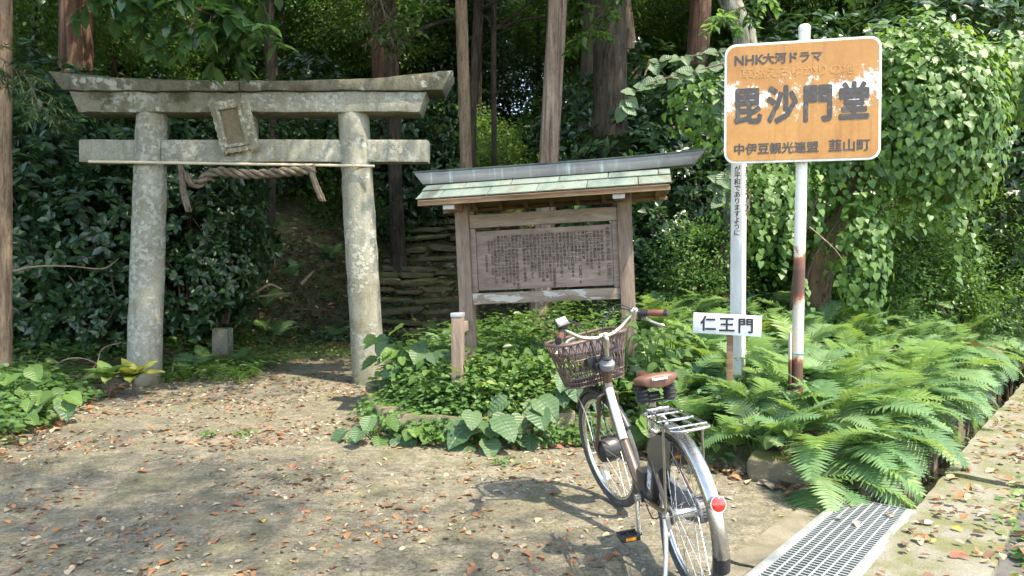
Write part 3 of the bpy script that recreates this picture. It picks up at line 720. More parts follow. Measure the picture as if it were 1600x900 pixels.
c = mixc(nt, .4, c, ramp(nt, n2, [(.3, (.35,) * 3), (.7, (.65,) * 3)]), 'OVERLAY')
nt.links.new(c, b.inputs['Base Color']); b.inputs['Roughness'].default_value = .55; bump(nt, b, rust, .3, .004); M_POLE = m
SB = Vector((1.99, 5.0, h1(1.99, 5.0) - .02)); ST = P(1257, 42, 5.02)
sg = empty('place_sign', SB, label='orange road sign with large black characters on a rusty white pole', cat='sign')
mb = MB(); d = ST - SB; mb.tube([d * (i / 24) for i in range(25)], .038, 20); mb.build('pole', M_POLE, sg)
mb = MB(); mb.lathe([(0, .015), (.03, .012), (.04, 0), (.04, -.03)], d, d.normalized()); mb.build('pole_cap', M_WHITE, sg)
mb = MB(); mb.box((-.05, -.01, .3), (.012, .035, .62)); mb.build('pole_stake', M_POLE, sg, bev=.002)
mb = MB(); mb.torus(d * .17, d, .043, .004, 20, 6); mb.build('wire_tie', plain('blue_wire', (.1, .25, .3), .5), sg)
pc = P(1252, 158, 4.94) - SB
plate = empty('sign_plate', pc, (0, 0, R(-12))); plate.parent = sg
def rrect(w_, h_, r, k=6):
    out = []
    for cx, cz, a0 in ((w_ / 2 - r, h_ / 2 - r, 0), (-w_ / 2 + r, h_ / 2 - r, 90), (-w_ / 2 + r, -h_ / 2 + r, 180), (w_ / 2 - r, -h_ / 2 + r, 270)):
        out += [(cx + r * math.cos(R(a0 + 90 * i / k)), cz + r * math.sin(R(a0 + 90 * i / k))) for i in range(k + 1)]
    return out
PW, PH = 1.012, .828
mb = MB(); mb.prism(rrect(PW, PH, .075), .02, Matrix.Translation((0, 0, 0))); mb.build('rim', M_WHITE, plate, bev=.003)
mb = MB(); mb.prism(rrect(PW - .032, PH - .032, .062), .006, Matrix.Translation((0, -.004, 0))); mb.build('face', M_ORANGE, plate)
for zc in (-.24, .24):
    mb = MB(); mb.box((0, .04, zc), (.9, .03, .04)); mb.build('backing_bar', M_TIN, plate)
M_SIGNINK = mottled('faded_sign_black', [(.05, .045, .04), (.03, .028, .028), (.10, .085, .07)], 14, .6, 0, 60)
yy = -.0055
for ch, xx in (('毘', -.355), ('沙', -.125), ('門', .105), ('堂', .335)):
    t = text_mesh('lettering', ch, M_SIGNINK, plate, (xx, yy, -.115), .22, heavy=.0085)
    t.scale = (.93, 1.2, 1)
t = text_mesh('lettering', 'NHK', M_SIGNINK, plate, (-.445, yy, .268), .092, heavy=.0022, align='LEFT'); 
t = text_mesh('lettering', '大河ドラマ', M_SIGNINK, plate, (-.255, yy, .272), .078, heavy=.0022, align='LEFT')
text_mesh('lettering', '中伊豆観光連盟', M_SIGNINK, plate, (-.445, yy, -.345), .080, heavy=.0018, align='LEFT')
text_mesh('lettering', '韮山町', M_SIGNINK, plate, (.175, yy, -.345), .088, heavy=.0018, align='LEFT')
M_GHOST = plain('faded_orange_lettering', (.37, .18, .048), .55, var=.2)
text_mesh('lettering', '草燃えるゆかりの地', M_GHOST, plate, (-.40, yy + .0008, .175), .082, heavy=.0015, align='LEFT')

# ------------------------------------------------------------------ white prayer pole and small white name board
W_WHITE = mottled('grey_white_painted_wood', [(.40, .40, .38), (.52, .52, .50), (.60, .60, .58)], 6, .7, .2, 50, (1, 1, .15))
PB = Vector((1.735, 5.5, h1(1.735, 5.5) - .02))
pp_ = empty('prayer_pole', PB, (0, 0, R(-36)), 'square white wooden pole with handwritten vertical black writing behind the signs', 'pole')
HT = P(1153, 235, 5.5).z - PB.z
mb = MB(); mb.box((0, 0, HT / 2), (.092, .092, HT)); mb.build('shaft', W_WHITE, pp_, bev=.004)
mb = MB(); mb.add([(-.046, -.046, HT), (.046, -.046, HT), (.046, .046, HT), (-.046, .046, HT), (0, 0, HT + .05)], [(0, 1, 4), (1, 2, 4), (2, 3, 4), (3, 0, 4)]); mb.build('tip', W_WHITE, pp_)
ztop = P(1153, 262, 5.5).z - PB.z
text_mesh('lettering', 'が平和でありますように', M_INK, pp_, (.004, -.0472, ztop - .035), .052, vertical=True, line=.93, heavy=.0008)
text_mesh('lettering', 'May Peace Prevail', M_INK, pp_, (.0472, .012, ztop + .01), .052, rot=(0, R(90), 0), align='LEFT', bold=.001)
NB = Vector((1.555, 5.18, h1(1.555, 5.18) - .02))
ns = empty('name_board', NB, (0, 0, R(-20)), 'small white board with three black characters on a brown stake', 'sign')
zc = P(1138, 507, 5.18).z - NB.z
mb = MB(); mb.box((.02, .03, (zc + .06) / 2), (.045, .035, zc + .06)); mb.build('stake', W_EAVE, ns, bev=.003)
mb = MB(); mb.box((0, 0, zc), (.475, .018, .150), Matrix.Rotation(R(2), 3, 'Y')); mb.build('board', mottled('white_board', [(.40, .42, .42), (.52, .54, .55), (.58, .60, .61)], 5, .6, .15, 60), ns, bev=.002)
for ch, xx in (('仁', -.13), ('王', .0), ('門', .13)):
    text_mesh('lettering', ch, M_INK, ns, (xx, -.0105, zc - .043 - xx * .035), .115, heavy=.0026)

# ------------------------------------------------------------------ drain grate
M_GALV = mottled('galvanised_steel', [(.20, .215, .205), (.28, .298, .285), (.34, .355, .34)], 6, .55, .15, 60, metal=.35)
gr = empty('drain_grate', along(0, .215, .035), (0, 0, math.atan2(DD[1], DD[0])), 'galvanised steel drain grate at the road edge beside the rear wheel', 'grate')
GW, GL = .37, 2.0                       # local x runs along the ditch (negative towards the viewer), y across
for y_ in (-1, 1):
    mb = MB(); mb.box((-GL / 2, y_ * (GW / 2 - .02), 0), (GL, .04, .022)); mb.build('frame_plate', M_GALV, gr, bev=.003)
    mb = MB(); mb.box((-GL / 2, y_ * (GW / 2 + .004), -.03), (GL, .006, .07)); mb.build('frame_flange', M_GALV, gr)
mb = MB(); mb.box((-.004, 0, -.008), (.006, GW - .082, .036)); mb.build('end_bar', M_GALV, gr)
mb = MB(); mb.box((0, 0, 0), (.0095, GW - .082, .03)); bar = mb.build('bar', M_GALV, gr); bar.location = (-.034, 0, -.008)
for k in range(1, 64): copy_obj(bar, gr, (-.034 - .030 * k, 0, -.008))
mb = MB(); mb.cyl((0, 0, 0), (-GL + .02, 0, 0), .0045, 6); rod = mb.build('rod', M_GALV, gr); rod.location = (-.01, -.105, .006)
for k in range(1, 6): copy_obj(rod, gr, (-.01, -.105 + .042 * k, .006))

# ------------------------------------------------------------------ bicycle (local: x forward, y left, z up, origin under the rear axle)
RB, FB = Vector((.758, 2.94, 0)), Vector((.592, 4.06, 0))
RB.z = .006; FB.z = h1(FB.x, FB.y)
hd = FB - RB; WB = hd.length; WR = .335
bike = empty('bicycle', RB, (0, 0, 0), 'bronze city bicycle with brown saddle and front basket on its stand', 'bicycle')
bike.rotation_mode = 'QUATERNION'
bike.rotation_quaternion = (Matrix.Rotation(math.atan2(hd.y, hd.x), 4, 'Z') @ Matrix.Rotation(-math.atan2(hd.z, hd.xy.length), 4, 'Y') @ Matrix.Rotation(R(-7.5), 4, 'X')).to_quaternion()
M_CHROME = plain('polished_alloy', (.62, .61, .58), .22, .95)
M_ALLOY = plain('satin_alloy', (.52, .50, .47), .38, .9)
M_BRONZE = plain('bronze_paint', (.115, .075, .052), .28, .55, .6)
M_CHAMP = plain('champagne_bar', (.50, .455, .37), .3, .85)
M_TYRE = mottled('tyre_rubber', [(.03, .03, .03), (.05, .05, .048), (.085, .08, .072)], 12, .85, .3, 120)
M_BLACK = plain('black_plastic', (.022, .022, .024), .4)
M_GREY = plain('grey_plastic', (.16, .16, .165), .45)
M_BROWN = plain('brown_leatherette', (.135, .06, .034), .45, var=.2)
M_GRIP = plain('brown_grip', (.15, .055, .035), .5)
M_BASK = plain('brown_basket_plastic', (.095, .06, .05), .45)
M_STICK = plain('white_sticker', (.75, .75, .73), .35)
M_AMBER = plain('amber_reflector', (.75, .28, .02), .2)
m, nt, b = new_mat('red_reflector'); b.inputs['Base Color'].default_value = (.75, .03, .015, 1); b.inputs['Roughness'].default_value = .12
vo = node(nt, 'ShaderNodeTexVoronoi', Scale=120); nt.links.new(coords(nt), vo.inputs['Vector']); bump(nt, b, vo.outputs['Distance'], .6, .003); b.inputs['Coat Weight'].default_value = 1
M_RED = m
m, nt, b = new_mat('smoke_guard'); b.inputs['Base Color'].default_value = (.11, .10, .085, 1); b.inputs['Roughness'].default_value = .3; b.inputs['Alpha'].default_value = .6
M_GUARD = m
HEAD = Vector((WB - .155, 0, .71)); ANG = R(69.5); SAX = Vector((-math.cos(ANG), 0, math.sin(ANG)))      # steering axis
STEER = Matrix.Translation(HEAD) @ Matrix.Rotation(R(12), 4, SAX) @ Matrix.Translation(-HEAD)
I4 = Matrix.Identity(4)

def wheel(x, Mx, front):
    wl = empty('front_wheel' if front else 'rear_wheel'); wl.parent = bike
    c = (x, 0, WR); Y = (0, 1, 0)
    mb = MB(); mb.M = Mx; mb.torus(c, Y, WR - .0215, .0215, 64, 12); mb.build('tyre', M_TYRE, wl)
    mb = MB(); mb.M = Mx; mb.torus(c, Y, WR - .050, .0135, 64, 10, flat=.95); mb.build('rim', M_CHROME, wl, sharp=60)
    mb = MB(); mb.M = Mx
    if front: mb.lathe([(0, -.062), (.03, -.06), (.066, -.052), (.072, -.03), (.072, .03), (.066, .05), (.03, .06), (0, .064)], c, Y, 28); mb.build('motor_hub', M_BLACK, wl)
    else:
        mb.lathe([(0, -.055), (.02, -.055), (.03, -.045), (.022, -.03), (.022, .03), (.03, .045), (.02, .055), (0, .055)], c, Y, 24); mb.build('hub', M_CHROME, wl)
        mb = MB(); mb.M = Mx; mb.lathe([(0, -.085), (.05, -.085), (.055, -.075), (.055, -.056), (0, -.056)], c, Y, 28); mb.build('hub_brake', M_BLACK, wl)
        mb = MB(); mb.M = Mx; mb.lathe([(0, .058), (.035, .058), (.042, .066), (.02, .07), (.02, .086), (0, .09)], c, Y, 18); mb.build('sprocket', M_ALLOY, wl)
    mb = MB(); mb.M = Mx; mb.cyl((x, -.1, WR), (x, .1, WR), .007, 8); mb.build('axle', M_ALLOY, wl)
    hr = .066 if front else .028; hy = .045 if front else .042; base = None; n = 32
    for i in range(n):
        a = 2 * math.pi * i / n; off = (.55 if (i // 2) % 2 else -.55) * (.5 if front else 1.0); sy = hy if i % 2 else -hy
        p = Vector((x + hr * math.cos(a + off * 1.9), sy, WR + hr * math.sin(a + off * 1.9))); e = Vector((x + (WR - .058) * math.cos(a), 0, WR + (WR - .058) * math.sin(a)))
        mb = MB(); mb.M = Mx; mb.cyl(p, e, .0012, 5); mb.build('spoke', M_CHROME, wl)
    return wl
rw = wheel(0, I4, False); fw = wheel(WB, STEER, True)
mb = MB(); mb.M = STEER; mb.cyl((WB + .10, -.012, .15), (WB + .10, .012, .15), .03, 14); mb.build('spoke_reflector', M_STICK, fw)

def tubep(name, pts, r, mat, n=12, M=I4, parent=None, smooth=6, flat=1.0):
    mb = MB(); mb.M = M; p = catmull(pts, smooth) if smooth else pts
    if isinstance(r, (list, tuple)) and smooth:
        k = len(p); rr_ = [r[0] + (r[1] - r[0]) * i / (k - 1) for i in range(k)]
    else: rr_ = r
    mb.tube(p, rr_, n, flat=flat); return mb.build(name, mat, parent or bike)
BBX = .44; BB = Vector((BBX, 0, .275))
STT = Vector((.285, 0, .60))
down = HEAD + SAX * .03
fr = tubep('frame', [down, Vector((WB - .24, 0, .565)), Vector((WB - .42, 0, .385)), Vector((BBX + .17, 0, .295)), Vector((BBX + .05, 0, .265)), BB], .026, M_BRONZE, 16)
a0 = down.lerp(Vector((WB - .24, 0, .565)), .25); a1 = Vector((WB - .345, 0, .455))
tubep('frame_sticker', [a0 + Vector((-.0125, .004, .0125)), (a0 + a1) / 2 + Vector((-.0135, .004, .0118)), a1 + Vector((-.0135, .004, .0135))], .0205, M_STICK, 14, parent=fr)
mb = MB(); mb.cyl(HEAD - SAX * .03, HEAD + SAX * .13, .025, 18); mb.build('head_tube', M_BRONZE, fr)
mb = MB(); mb.cyl(BB, STT, .0205, 14); mb.build('seat_tube', M_BRONZE, fr)
for s in (-1, 1):
    tubep('chain_stay', [BB + Vector((-.02, s * .035, -.005)), (BBX * .5, s * .055, .30), (.02, s * .068, WR)], .0115, M_BRONZE, 10, parent=fr)
    tubep('seat_stay', [STT + Vector((-.01, s * .028, -.03)), (.15, s * .055, .47), (.0, s * .068, WR)], .0085, M_BRONZE, 10, parent=fr)
    mb = MB(); mb.box((.0, s * .07, WR), (.06, .006, .05)); mb.build('dropout', M_BRONZE, fr, bev=.004)
mb = MB(); mb.cyl(BB + Vector((0, -.05, 0)), BB + Vector((0, .05, 0)), .028, 18); mb.build('bottom_bracket', M_BLACK, fr)
# fork
fk = tubep('fork', [HEAD - SAX * .03, HEAD - SAX * .05], .022, M_BRONZE, 14, STEER, smooth=0)
for s in (-1, 1):
    tubep('fork_blade', [HEAD - SAX * .035 + Vector((0, s * .02, 0)), HEAD - SAX * .06 + Vector((.004, s * .052, 0)), HEAD - SAX * .22 + Vector((.005, s * .06, 0)), Vector((WB - .01, s * .066, WR + .04)), Vector((WB, s * .068, WR))], (.014, .010), M_BRONZE, 12, STEER, fk)
# stem and handlebar
stem_top = HEAD + SAX * .30
tubep('stem', [HEAD + SAX * .12, HEAD + SAX * .24, stem_top, stem_top + Vector((.035, 0, .012))], .0125, M_CHAMP, 14, STEER, smooth=4)
mb = MB(); mb.M = STEER; mb.lathe([(.0, -.03), (.036, -.028), (.042, -.01), (.042, .008), (.034, .014), (.03, .028), (.02, .034), (0, .036)], HEAD + SAX * .145, SAX, 24); mb.build('headset_lock', M_GREY, bike)
mb = MB(); mb.M = STEER; mb.lathe([(.0, .034), (.028, .034), (.032, .042), (.028, .05), (0, .052)], HEAD + SAX * .145, SAX, 24); mb.build('headset_cap', M_BLACK, bike)
hc = stem_top + Vector((.04, 0, .008))
hb_pts = [hc + Vector(p) for p in ((-.15, .315, .058), (-.06, .255, .072), (.0, .205, .075), (.015, .12, .02), (0, .05, 0), (0, 0, 0), (0, -.05, 0), (.015, -.12, .02), (.0, -.205, .075), (-.06, -.255, .072), (-.15, -.315, .058))]
hb = tubep('handlebar', hb_pts, .0112, M_CHAMP, 12, STEER)
mb = MB(); mb.M = STEER; mb.cyl(hc + Vector((0, -.022, 0)), hc + Vector((0, .022, 0)), .02, 16); mb.build('bar_clamp', M_CHAMP, hb)
for s in (-1, 1):
    g0, g1 = hc + Vector((-.068, s * .262, .071)), hc + Vector((-.15, s * .317, .058)); dv = (g1 - g0).normalized()
    mb = MB(); mb.M = STEER; mb.lathe([(.0, 0), (.0165, .0), (.0165, .012), (.0185, .02), (.0175, .09), (.0165, .092)], g0, dv, 16); g = mb.build('grip', M_GRIP, hb)
    mb = MB(); mb.M = STEER; mb.lathe([(.0175, .09), (.019, .098), (.018, .112), (.0, .114)], g0, dv, 16); mb.build('grip_end', M_BLACK, hb)
    mb = MB(); mb.M = STEER; mb.lathe([(0, -.055), (.017, -.054), (.021, -.035), (.018, -.004), (0, 0)], g0, dv, 16); mb.box(g0 - dv * .035 + Vector((.02, 0, -.018)), (.04, .03, .03)); mb.build('brake_clamp', M_BLACK, hb)
    l0 = g0 - dv * .03 + Vector((.035, 0, -.02))
    tubep('brake_lever', [l0, l0 + Vector((.012, s * .02, -.012)), l0 + dv * .06 + Vector((.022, s * .008, -.03)), l0 + dv * .115 + Vector((.02, 0, -.045)), l0 + dv * .135 + Vector((.026, 0, -.052))], .0058, M_CHROME, 8, STEER, hb, flat=1.6)
# display on the left side, bell on the right
dp = hc + Vector((-.012, .222, .125))
mb = MB(); mb.M = STEER @ Matrix.Translation(dp) @ Matrix.Rotation(R(-52), 4, 'Y') @ Matrix.Rotation(R(6), 4, 'Z'); mb.box((0, 0, 0), (.055, .07, .024)); mb.box((-.01, .0, -.025), (.03, .04, .035)); dsp = mb.build('display_unit', M_BLACK, hb, bev=.006)
M_LCD = plain('lcd_glass', (.42, .47, .46), .15)
mb = MB(); mb.M = STEER @ Matrix.Translation(dp) @ Matrix.Rotation(R(-52), 4, 'Y') @ Matrix.Rotation(R(6), 4, 'Z'); mb.box((.008, 0, .0125), (.030, .056, .002)); mb.build('screen', M_LCD, dsp)
mb = MB(); mb.M = STEER @ Matrix.Translation(dp) @ Matrix.Rotation(R(-52), 4, 'Y') @ Matrix.Rotation(R(6), 4, 'Z')
for k in range(4): mb.box((.008, -.02 + k * .0135, .0142), (.016, .0075 if k != 1 else .004, .001))
mb.box((-.019, .0, .0130), (.009, .05, .002)); mb.build('screen_digits', M_BLACK, dsp)
bl = hc + Vector((-.0, -.205, .075))
mb = MB(); mb.M = STEER; mb.lathe([(0, .03), (.014, .028), (.022, .018), (.025, .004), (.023, -.004), (0, -.006)], bl + Vector((-.012, 0, .012)), (-.8, 0, .6), 22); be = mb.build('bell', M_CHROME, hb)
mb = MB(); mb.M = STEER; mb.lathe([(0, .0345), (.012, .033), (.013, .028), (0, .028)], bl + Vector((-.012, 0, .012)), (-.8, 0, .6), 18); mb.build('bell_cap', M_BLACK, be)
# cables
for k, (s, zz) in enumerate(((1, .10), (-1, .16), (-1, .08), (1, .05))):
    p0 = hc + Vector((-.03, s * .235, .075)); 
    tubep('cable', [p0, hc + Vector((.07, s * .15, .09 + zz * .3)), hc + Vector((.085, s * .05, .03)), HEAD + SAX * .12 + Vector((.055 + .01 * k, s * .025, 0)), HEAD + Vector((.045, s * .02 * (1 + k * .3), -.05)), HEAD + Vector((.02, s * .045, -.16 - .03 * k))], .0032, M_BLACK, 6, STEER)
# basket
bk = empty('basket'); bk.parent = bike
BC = Vector((WB - .02, 0, 0)); zt_, zb_ = .985, .735
def bring(f, grow=0):
    """rounded rectangle of the basket at height fraction f (0 bottom, 1 top): list of points"""
    hx = .105 + .03 * f + grow; hy = .165 + .045 * f + grow; z = zb_ + (zt_ - zb_) * f; cx = BC.x + .02 + .012 * f; out = []; r = .07
    for qx, qy, a0 in ((hx - r, hy - r, 0), (-hx + r, hy - r, 90), (-hx + r, -hy + r, 180), (hx - r, -hy + r, 270)):
        out += [Vector((cx + qx + r * math.cos(R(a0 + 22.5 * i)), qy + r * math.sin(R(a0 + 22.5 * i)), z)) for i in range(5)]
    per = [0]
    for i in range(len(out)): per.append(per[-1] + (out[(i + 1) % len(out)] - out[i]).length)
    def at(s):
        s = (s % 1) * per[-1]
        for i in range(len(out)):
            if s <= per[i + 1]: return out[i].lerp(out[(i + 1) % len(out)], (s - per[i]) / (per[i + 1] - per[i]))
        return out[0]
    return at
N = 30
mb = MB(); mb.M = STEER
for i in range(N):
    for sg_ in (-1, 1):
        pts_ = [bring(f)(i / N + sg_ * f * 2.0 / N) for f in (.2, .4, .6, .8, .97)]
        mb.tube(pts_, .0034, 4, flat=.7)
    mb.tube([bring(f)(i / N) for f in (.02, .5, .97)], .003, 4)
for i in range(N * 2): mb.tube([bring(0)(i / N / 2), bring(.2)(i / N / 2)], .0026, 4)
mb.build('lattice', M_BASK, bk)
mb = MB(); mb.M = STEER
for f, r in ((0, .005), (.1, .0035), (.2, .0055), (.6, .004)): mb.tube([bring(f)(i / 40) for i in range(40)], r, 6, closed=True)
mb.build('lattice_ring', M_BASK, bk)
mb = MB(); mb.M = STEER; mb.tube([bring(1.0, .004)(i / 60) for i in range(60)], .0095, 8, closed=True, flat=1.3); mb.build('rim', M_BASK, bk)
mb = MB(); mb.M = STEER; fl_ = [bring(0)(i / 24) for i in range(24)]; mb.add([p + Vector((0, 0, .002)) for p in fl_] + [p - Vector((0, 0, .004)) for p in fl_], [tuple(range(24)), tuple(range(47, 23, -1))] + [(i, (i + 1) % 24, 24 + (i + 1) % 24, 24 + i) for i in range(24)]); mb.build('floor', M_BASK, bk)
# cover plate slanting inside the basket, with its handle
cov = plain('purple_grey_cover', (.085, .072, .08), .4)
mb = MB(); mb.M = STEER; pl = [bring(.80, -.012)(i / 24) for i in range(24)]; pl = [Vector((p.x, p.y, p.z + (p.x - BC.x) * .25 + p.y * .12 - .015)) for p in pl]
mb.add(pl + [p - Vector((0, 0, .01)) for p in pl], [tuple(range(24)), tuple(range(47, 23, -1))] + [(i, (i + 1) % 24, 24 + (i + 1) % 24, 24 + i) for i in range(24)]); mb.build('cover_plate', cov, bk)
tubep('cover_handle', [(BC.x - .02, .15, .95), (BC.x + .03, .11, .985), (BC.x + .07, .02, .99), (BC.x + .09, -.02, .97)], .008, M_GREY, 8, STEER, bk)
mb = MB(); mb.M = STEER
for p0, p1 in (((0, .025, .0), (-.003, -.11)), ):
    mb.box((BC.x - .095, .045, .865), (.05, .07, .045)); mb.box((BC.x - .115, .03, .835), (.06, .035, .035)); mb.box((BC.x - .1, -.03, .85), (.04, .03, .08))
mb.build('basket_bracket', M_BLACK, bike, bev=.005)
for s in (-1, 1):
    tubep('basket_stay', [(BC.x + .05, s * .12, zb_), (WB + .02, s * .085, .55), (WB, s * .078, WR)], .0035, M_CHROME, 6, STEER)
# mudguards
def guard(name, cx, a0, a1, rad, mat, M, wd=.029, n=30):
    mb = MB(); mb.M = M; prof = [(-1, -.010), (-.82, .004), (-.45, .013), (0, .0165), (.45, .013), (.82, .004), (1, -.010)]; vs_ = []; fs = []; k = len(prof)
    for i in range(n + 1):
        t = R(a0 + (a1 - a0) * i / n)
        for y_, h_ in prof: vs_.append((cx + (rad + h_) * math.cos(t), y_ * wd, WR + (rad + h_) * math.sin(t)))
    nv = len(vs_)
    for i in range(n + 1):
        t = R(a0 + (a1 - a0) * i / n)
        for y_, h_ in prof: vs_.append((cx + (rad + h_ - .0015) * math.cos(t), y_ * wd * .97, WR + (rad + h_ - .0015) * math.sin(t)))
    for b_ in (0, nv):
        for i in range(n):
            for j in range(k - 1): fs.append((b_ + i * k + j, b_ + i * k + j + 1, b_ + (i + 1) * k + j + 1, b_ + (i + 1) * k + j))
    for i in range(n):
        for j in (0, k - 1): fs.append((i * k + j, nv + i * k + j, nv + (i + 1) * k + j, (i + 1) * k + j))
    for j in range(k - 1):
        for i in (0, n): fs.append((i * k + j, i * k + j + 1, nv + i * k + j + 1, nv + i * k + j))
    mb.add(vs_, fs); return mb.build(name, mat, bike, sharp=70)
M_FEND = plain('silver_mudguard', (.40, .37, .33), .24, .85, .4)
rg = guard('rear_mudguard', 0, 38, 190, WR + .012, M_FEND, I4, .031)
guard('front_mudguard', WB, 35, 150, WR + .012, M_BLACK, STEER, .027)
guard('mud_flap', 0, 189, 200, WR + .011, M_BLACK, I4, .0325, 6)
t = R(157); rp = Vector(((WR + .03) * math.cos(t), 0, WR + (WR + .03) * math.sin(t))); nn_ = Vector((-.97, 0, .20)).normalized()
mb = MB(); mb.lathe([(0, -.045), (.024, -.03), (.028, .0), (.030, .02), (.030, .026), (0, .026)], rp, nn_, 24); tl = mb.build('taillight', M_CHROME, rg)
mb = MB(); mb.lathe([(0, .034), (.014, .033), (.025, .029), (.0275, .0262), (0, .0262)], rp, nn_, 24); mb.build('lens', M_RED, tl)
# rack
rk = empty('rack'); rk.parent = bike; rz2 = .725
def rack_loop(hx0, hx1, hy, z, r, name):
    pts_ = []
    for cx, cy, a0 in ((hx1 - .04, hy - .04, 0), (hx0 + .04, hy - .04, 90), (hx0 + .04, -hy + .04, 180), (hx1 - .04, -hy + .04, 270)):
        pts_ += [(cx + .04 * math.cos(R(a0 + 18 * i)), cy + .04 * math.sin(R(a0 + 18 * i)), z) for i in range(6)]
    mb = MB(); mb.tube(pts_, r, 8, closed=True); mb.build(name, M_CHROME, rk)
rack_loop(-.21, .19, .078, rz2, .0055, 'rail')
for y_ in (-.028, .028): tubep('rod', [(-.21, y_, rz2), (.19, y_, rz2)], .0045, M_CHROME, 8, parent=rk, smooth=0)
for x_ in (-.15, -.02, .1): tubep('cross_bar', [(x_, -.078, rz2 + .004), (x_, .078, rz2 + .004)], .0048, M_CHROME, 8, parent=rk, smooth=0)
tubep('spring_clip', [(.18, .05, rz2 + .012), (-.05, .05, rz2 + .016), (-.09, .0, rz2 + .018), (-.05, -.05, rz2 + .016), (.18, -.05, rz2 + .012)], .0035, M_CHROME, 6, parent=rk)
mb = MB(); mb.cyl((.185, -.05, rz2 + .01), (.185, .05, rz2 + .01), .012, 12); mb.build('clip_spring', M_CHROME, rk)
for s in (-1, 1):
    tubep('stay', [(-.1, s * .078, rz2), (-.09, s * .082, rz2 - .03), (-.01, s * .086, WR)], .0055, M_CHAMP, 8, parent=rk, smooth=0)
    tubep('front_stay', [(.19, s * .05, rz2), (.25, s * .03, .68), (.28, s * .025, .63)], .005, M_CHROME, 8, parent=rk)
    tubep('mudguard_stay', [(-.02, s * .075, WR), (-.33, s * .038, WR + .13)], .0022, M_CHROME, 6, parent=rk, smooth=0)
# seat post, saddle with coil springs
SP = Vector((.225, 0, .79))
tubep('seat_post', [STT, SP], .0135, M_CHROME, 14, smooth=0)
mb = MB(); mb.cyl(STT - Vector((-.005, 0, .012)), STT + Vector((-.008, 0, .016)), .025, 16); mb.box(STT + Vector((-.035, 0, 0)), (.03, .03, .025)); mb.build('seat_clamp', M_CHROME, bike, bev=.002)
sdl = empty('saddle'); sdl.parent = bike
rings = []; ns_ = 18; mm = 16
xs0, xs1 = SP.x - .115, SP.x + .155
vs_ = []
for i in range(ns_ + 1):
    t = i / ns_; x = xs0 + (xs1 - xs0) * t
    hw_ = .112 * (1 - t ** 1.2 * .0) if t < .0 else (.024 + .078 * (1 - sstep(.18, .72, t))) * (1 - .45 * max(0, .14 - t) / .14 * .9) * (1 - max(0, t - .94) / .06 * .5)
    zt2 = .882 + .028 * (1 - t) ** 2 - .008 * math.sin(t * 3.14) + .004 * t - .02 * max(0, .1 - t) / .1 - .012 * max(0, t - .93) / .07
    th = .062 - .018 * t + .02 * (t > .0) * max(0, t - .7)
    for j in range(mm):
        a = 2 * math.pi * j / mm; ca, sa_ = math.cos(a), math.sin(a)
        yy_ = hw_ * math.copysign(abs(ca) ** .75, ca); dome = (abs(sa_) ** .7) * (.022 if sa_ > 0 else th * .55)
        z = zt2 - .022 + (dome if sa_ > 0 else -dome)
        vs_.append((x, yy_, z))
fs = [(i * mm + j, i * mm + (j + 1) % mm, (i + 1) * mm + (j + 1) % mm, (i + 1) * mm + j) for i in range(ns_) for j in range(mm)] + [tuple(range(mm)), tuple(ns_ * mm + j for j in range(mm - 1, -1, -1))]
mb = MB(); mb.add(vs_, fs); sc_ = mb.build('cushion', M_BROWN, sdl, sharp=80)
md = sc_.modifiers.new('smooth', 'SUBSURF'); md.levels = 1; md.render_levels = 2
for s in (-1, 1):
    mb = MB(); c = Vector((SP.x - .045, s * .062, .775))
    prof = [(0, 0), (.022, 0)]
    for k in range(4): prof += [(.026, .004 + k * .017), (.033, .0085 + k * .017), (.026, .0135 + k * .017)]
    prof += [(.02, .072), (0, .072)]
    mb.lathe(prof, c, (0, 0, 1), 20); mb.build('spring', M_BLACK, sdl)
    tubep('saddle_rail', [c + Vector((0, 0, .0)), (SP.x, s * .03, .785), (SP.x + .08, s * .022, .80), (SP.x + .13, s * .012, .842)], .004, M_ALLOY, 6, parent=sdl)
mb = MB(); mb.box((SP.x - .045, 0, .772), (.03, .15, .006)); mb.cyl((SP.x, -.03, .788), (SP.x, .03, .788), .017, 14); mb.build('saddle_clamp', M_BLACK, sdl, bev=.002)
lt = text_mesh('lettering', 'Panasonic', M_STICK, sdl, (xs0 - .0055, -.0, .8755), .0175, rot=(R(90), 0, R(-90)), bold=.0005, depth=.004)
# battery behind the seat tube, controller at the bottom bracket
bd_ = (STT - BB).normalized(); rb = Matrix.Rotation(math.atan2(bd_.x, bd_.z), 3, 'Y')
mb = MB(); mb.box(BB.lerp(STT, .56) + Vector((-.075, 0, -.025)), (.085, .085, .34), rb); bt = mb.build('battery', M_BLACK, bike, bev=.014)
mb = MB(); mb.box(BB.lerp(STT, .48) + Vector((-.075, .0425, -.025)), (.055, .0025, .14), rb); mb.build('battery_label', M_GREY, bt)
for k in range(6):
    mb = MB(); mb.box(BB.lerp(STT, .40 + k * .035) + Vector((-.075, .0442, -.025)), (.04 if k % 3 else .03, .001, .006), rb); mb.build('label_print', M_STICK, bt)
mb = MB(); mb.lathe([(.018, -.001), (.018, .001), (.012, .001), (.012, -.001), (.018, -.001)], BB.lerp(STT, .36) + Vector((-.075, .0445, -.025)), (0, 1, 0), 20); mb.build('label_mark', M_STICK, bt)
mb = MB(); mb.box(BB + Vector((.01, .0, .06)), (.12, .085, .13)); mb.build('controller_case', M_BLACK, bike, bev=.02)
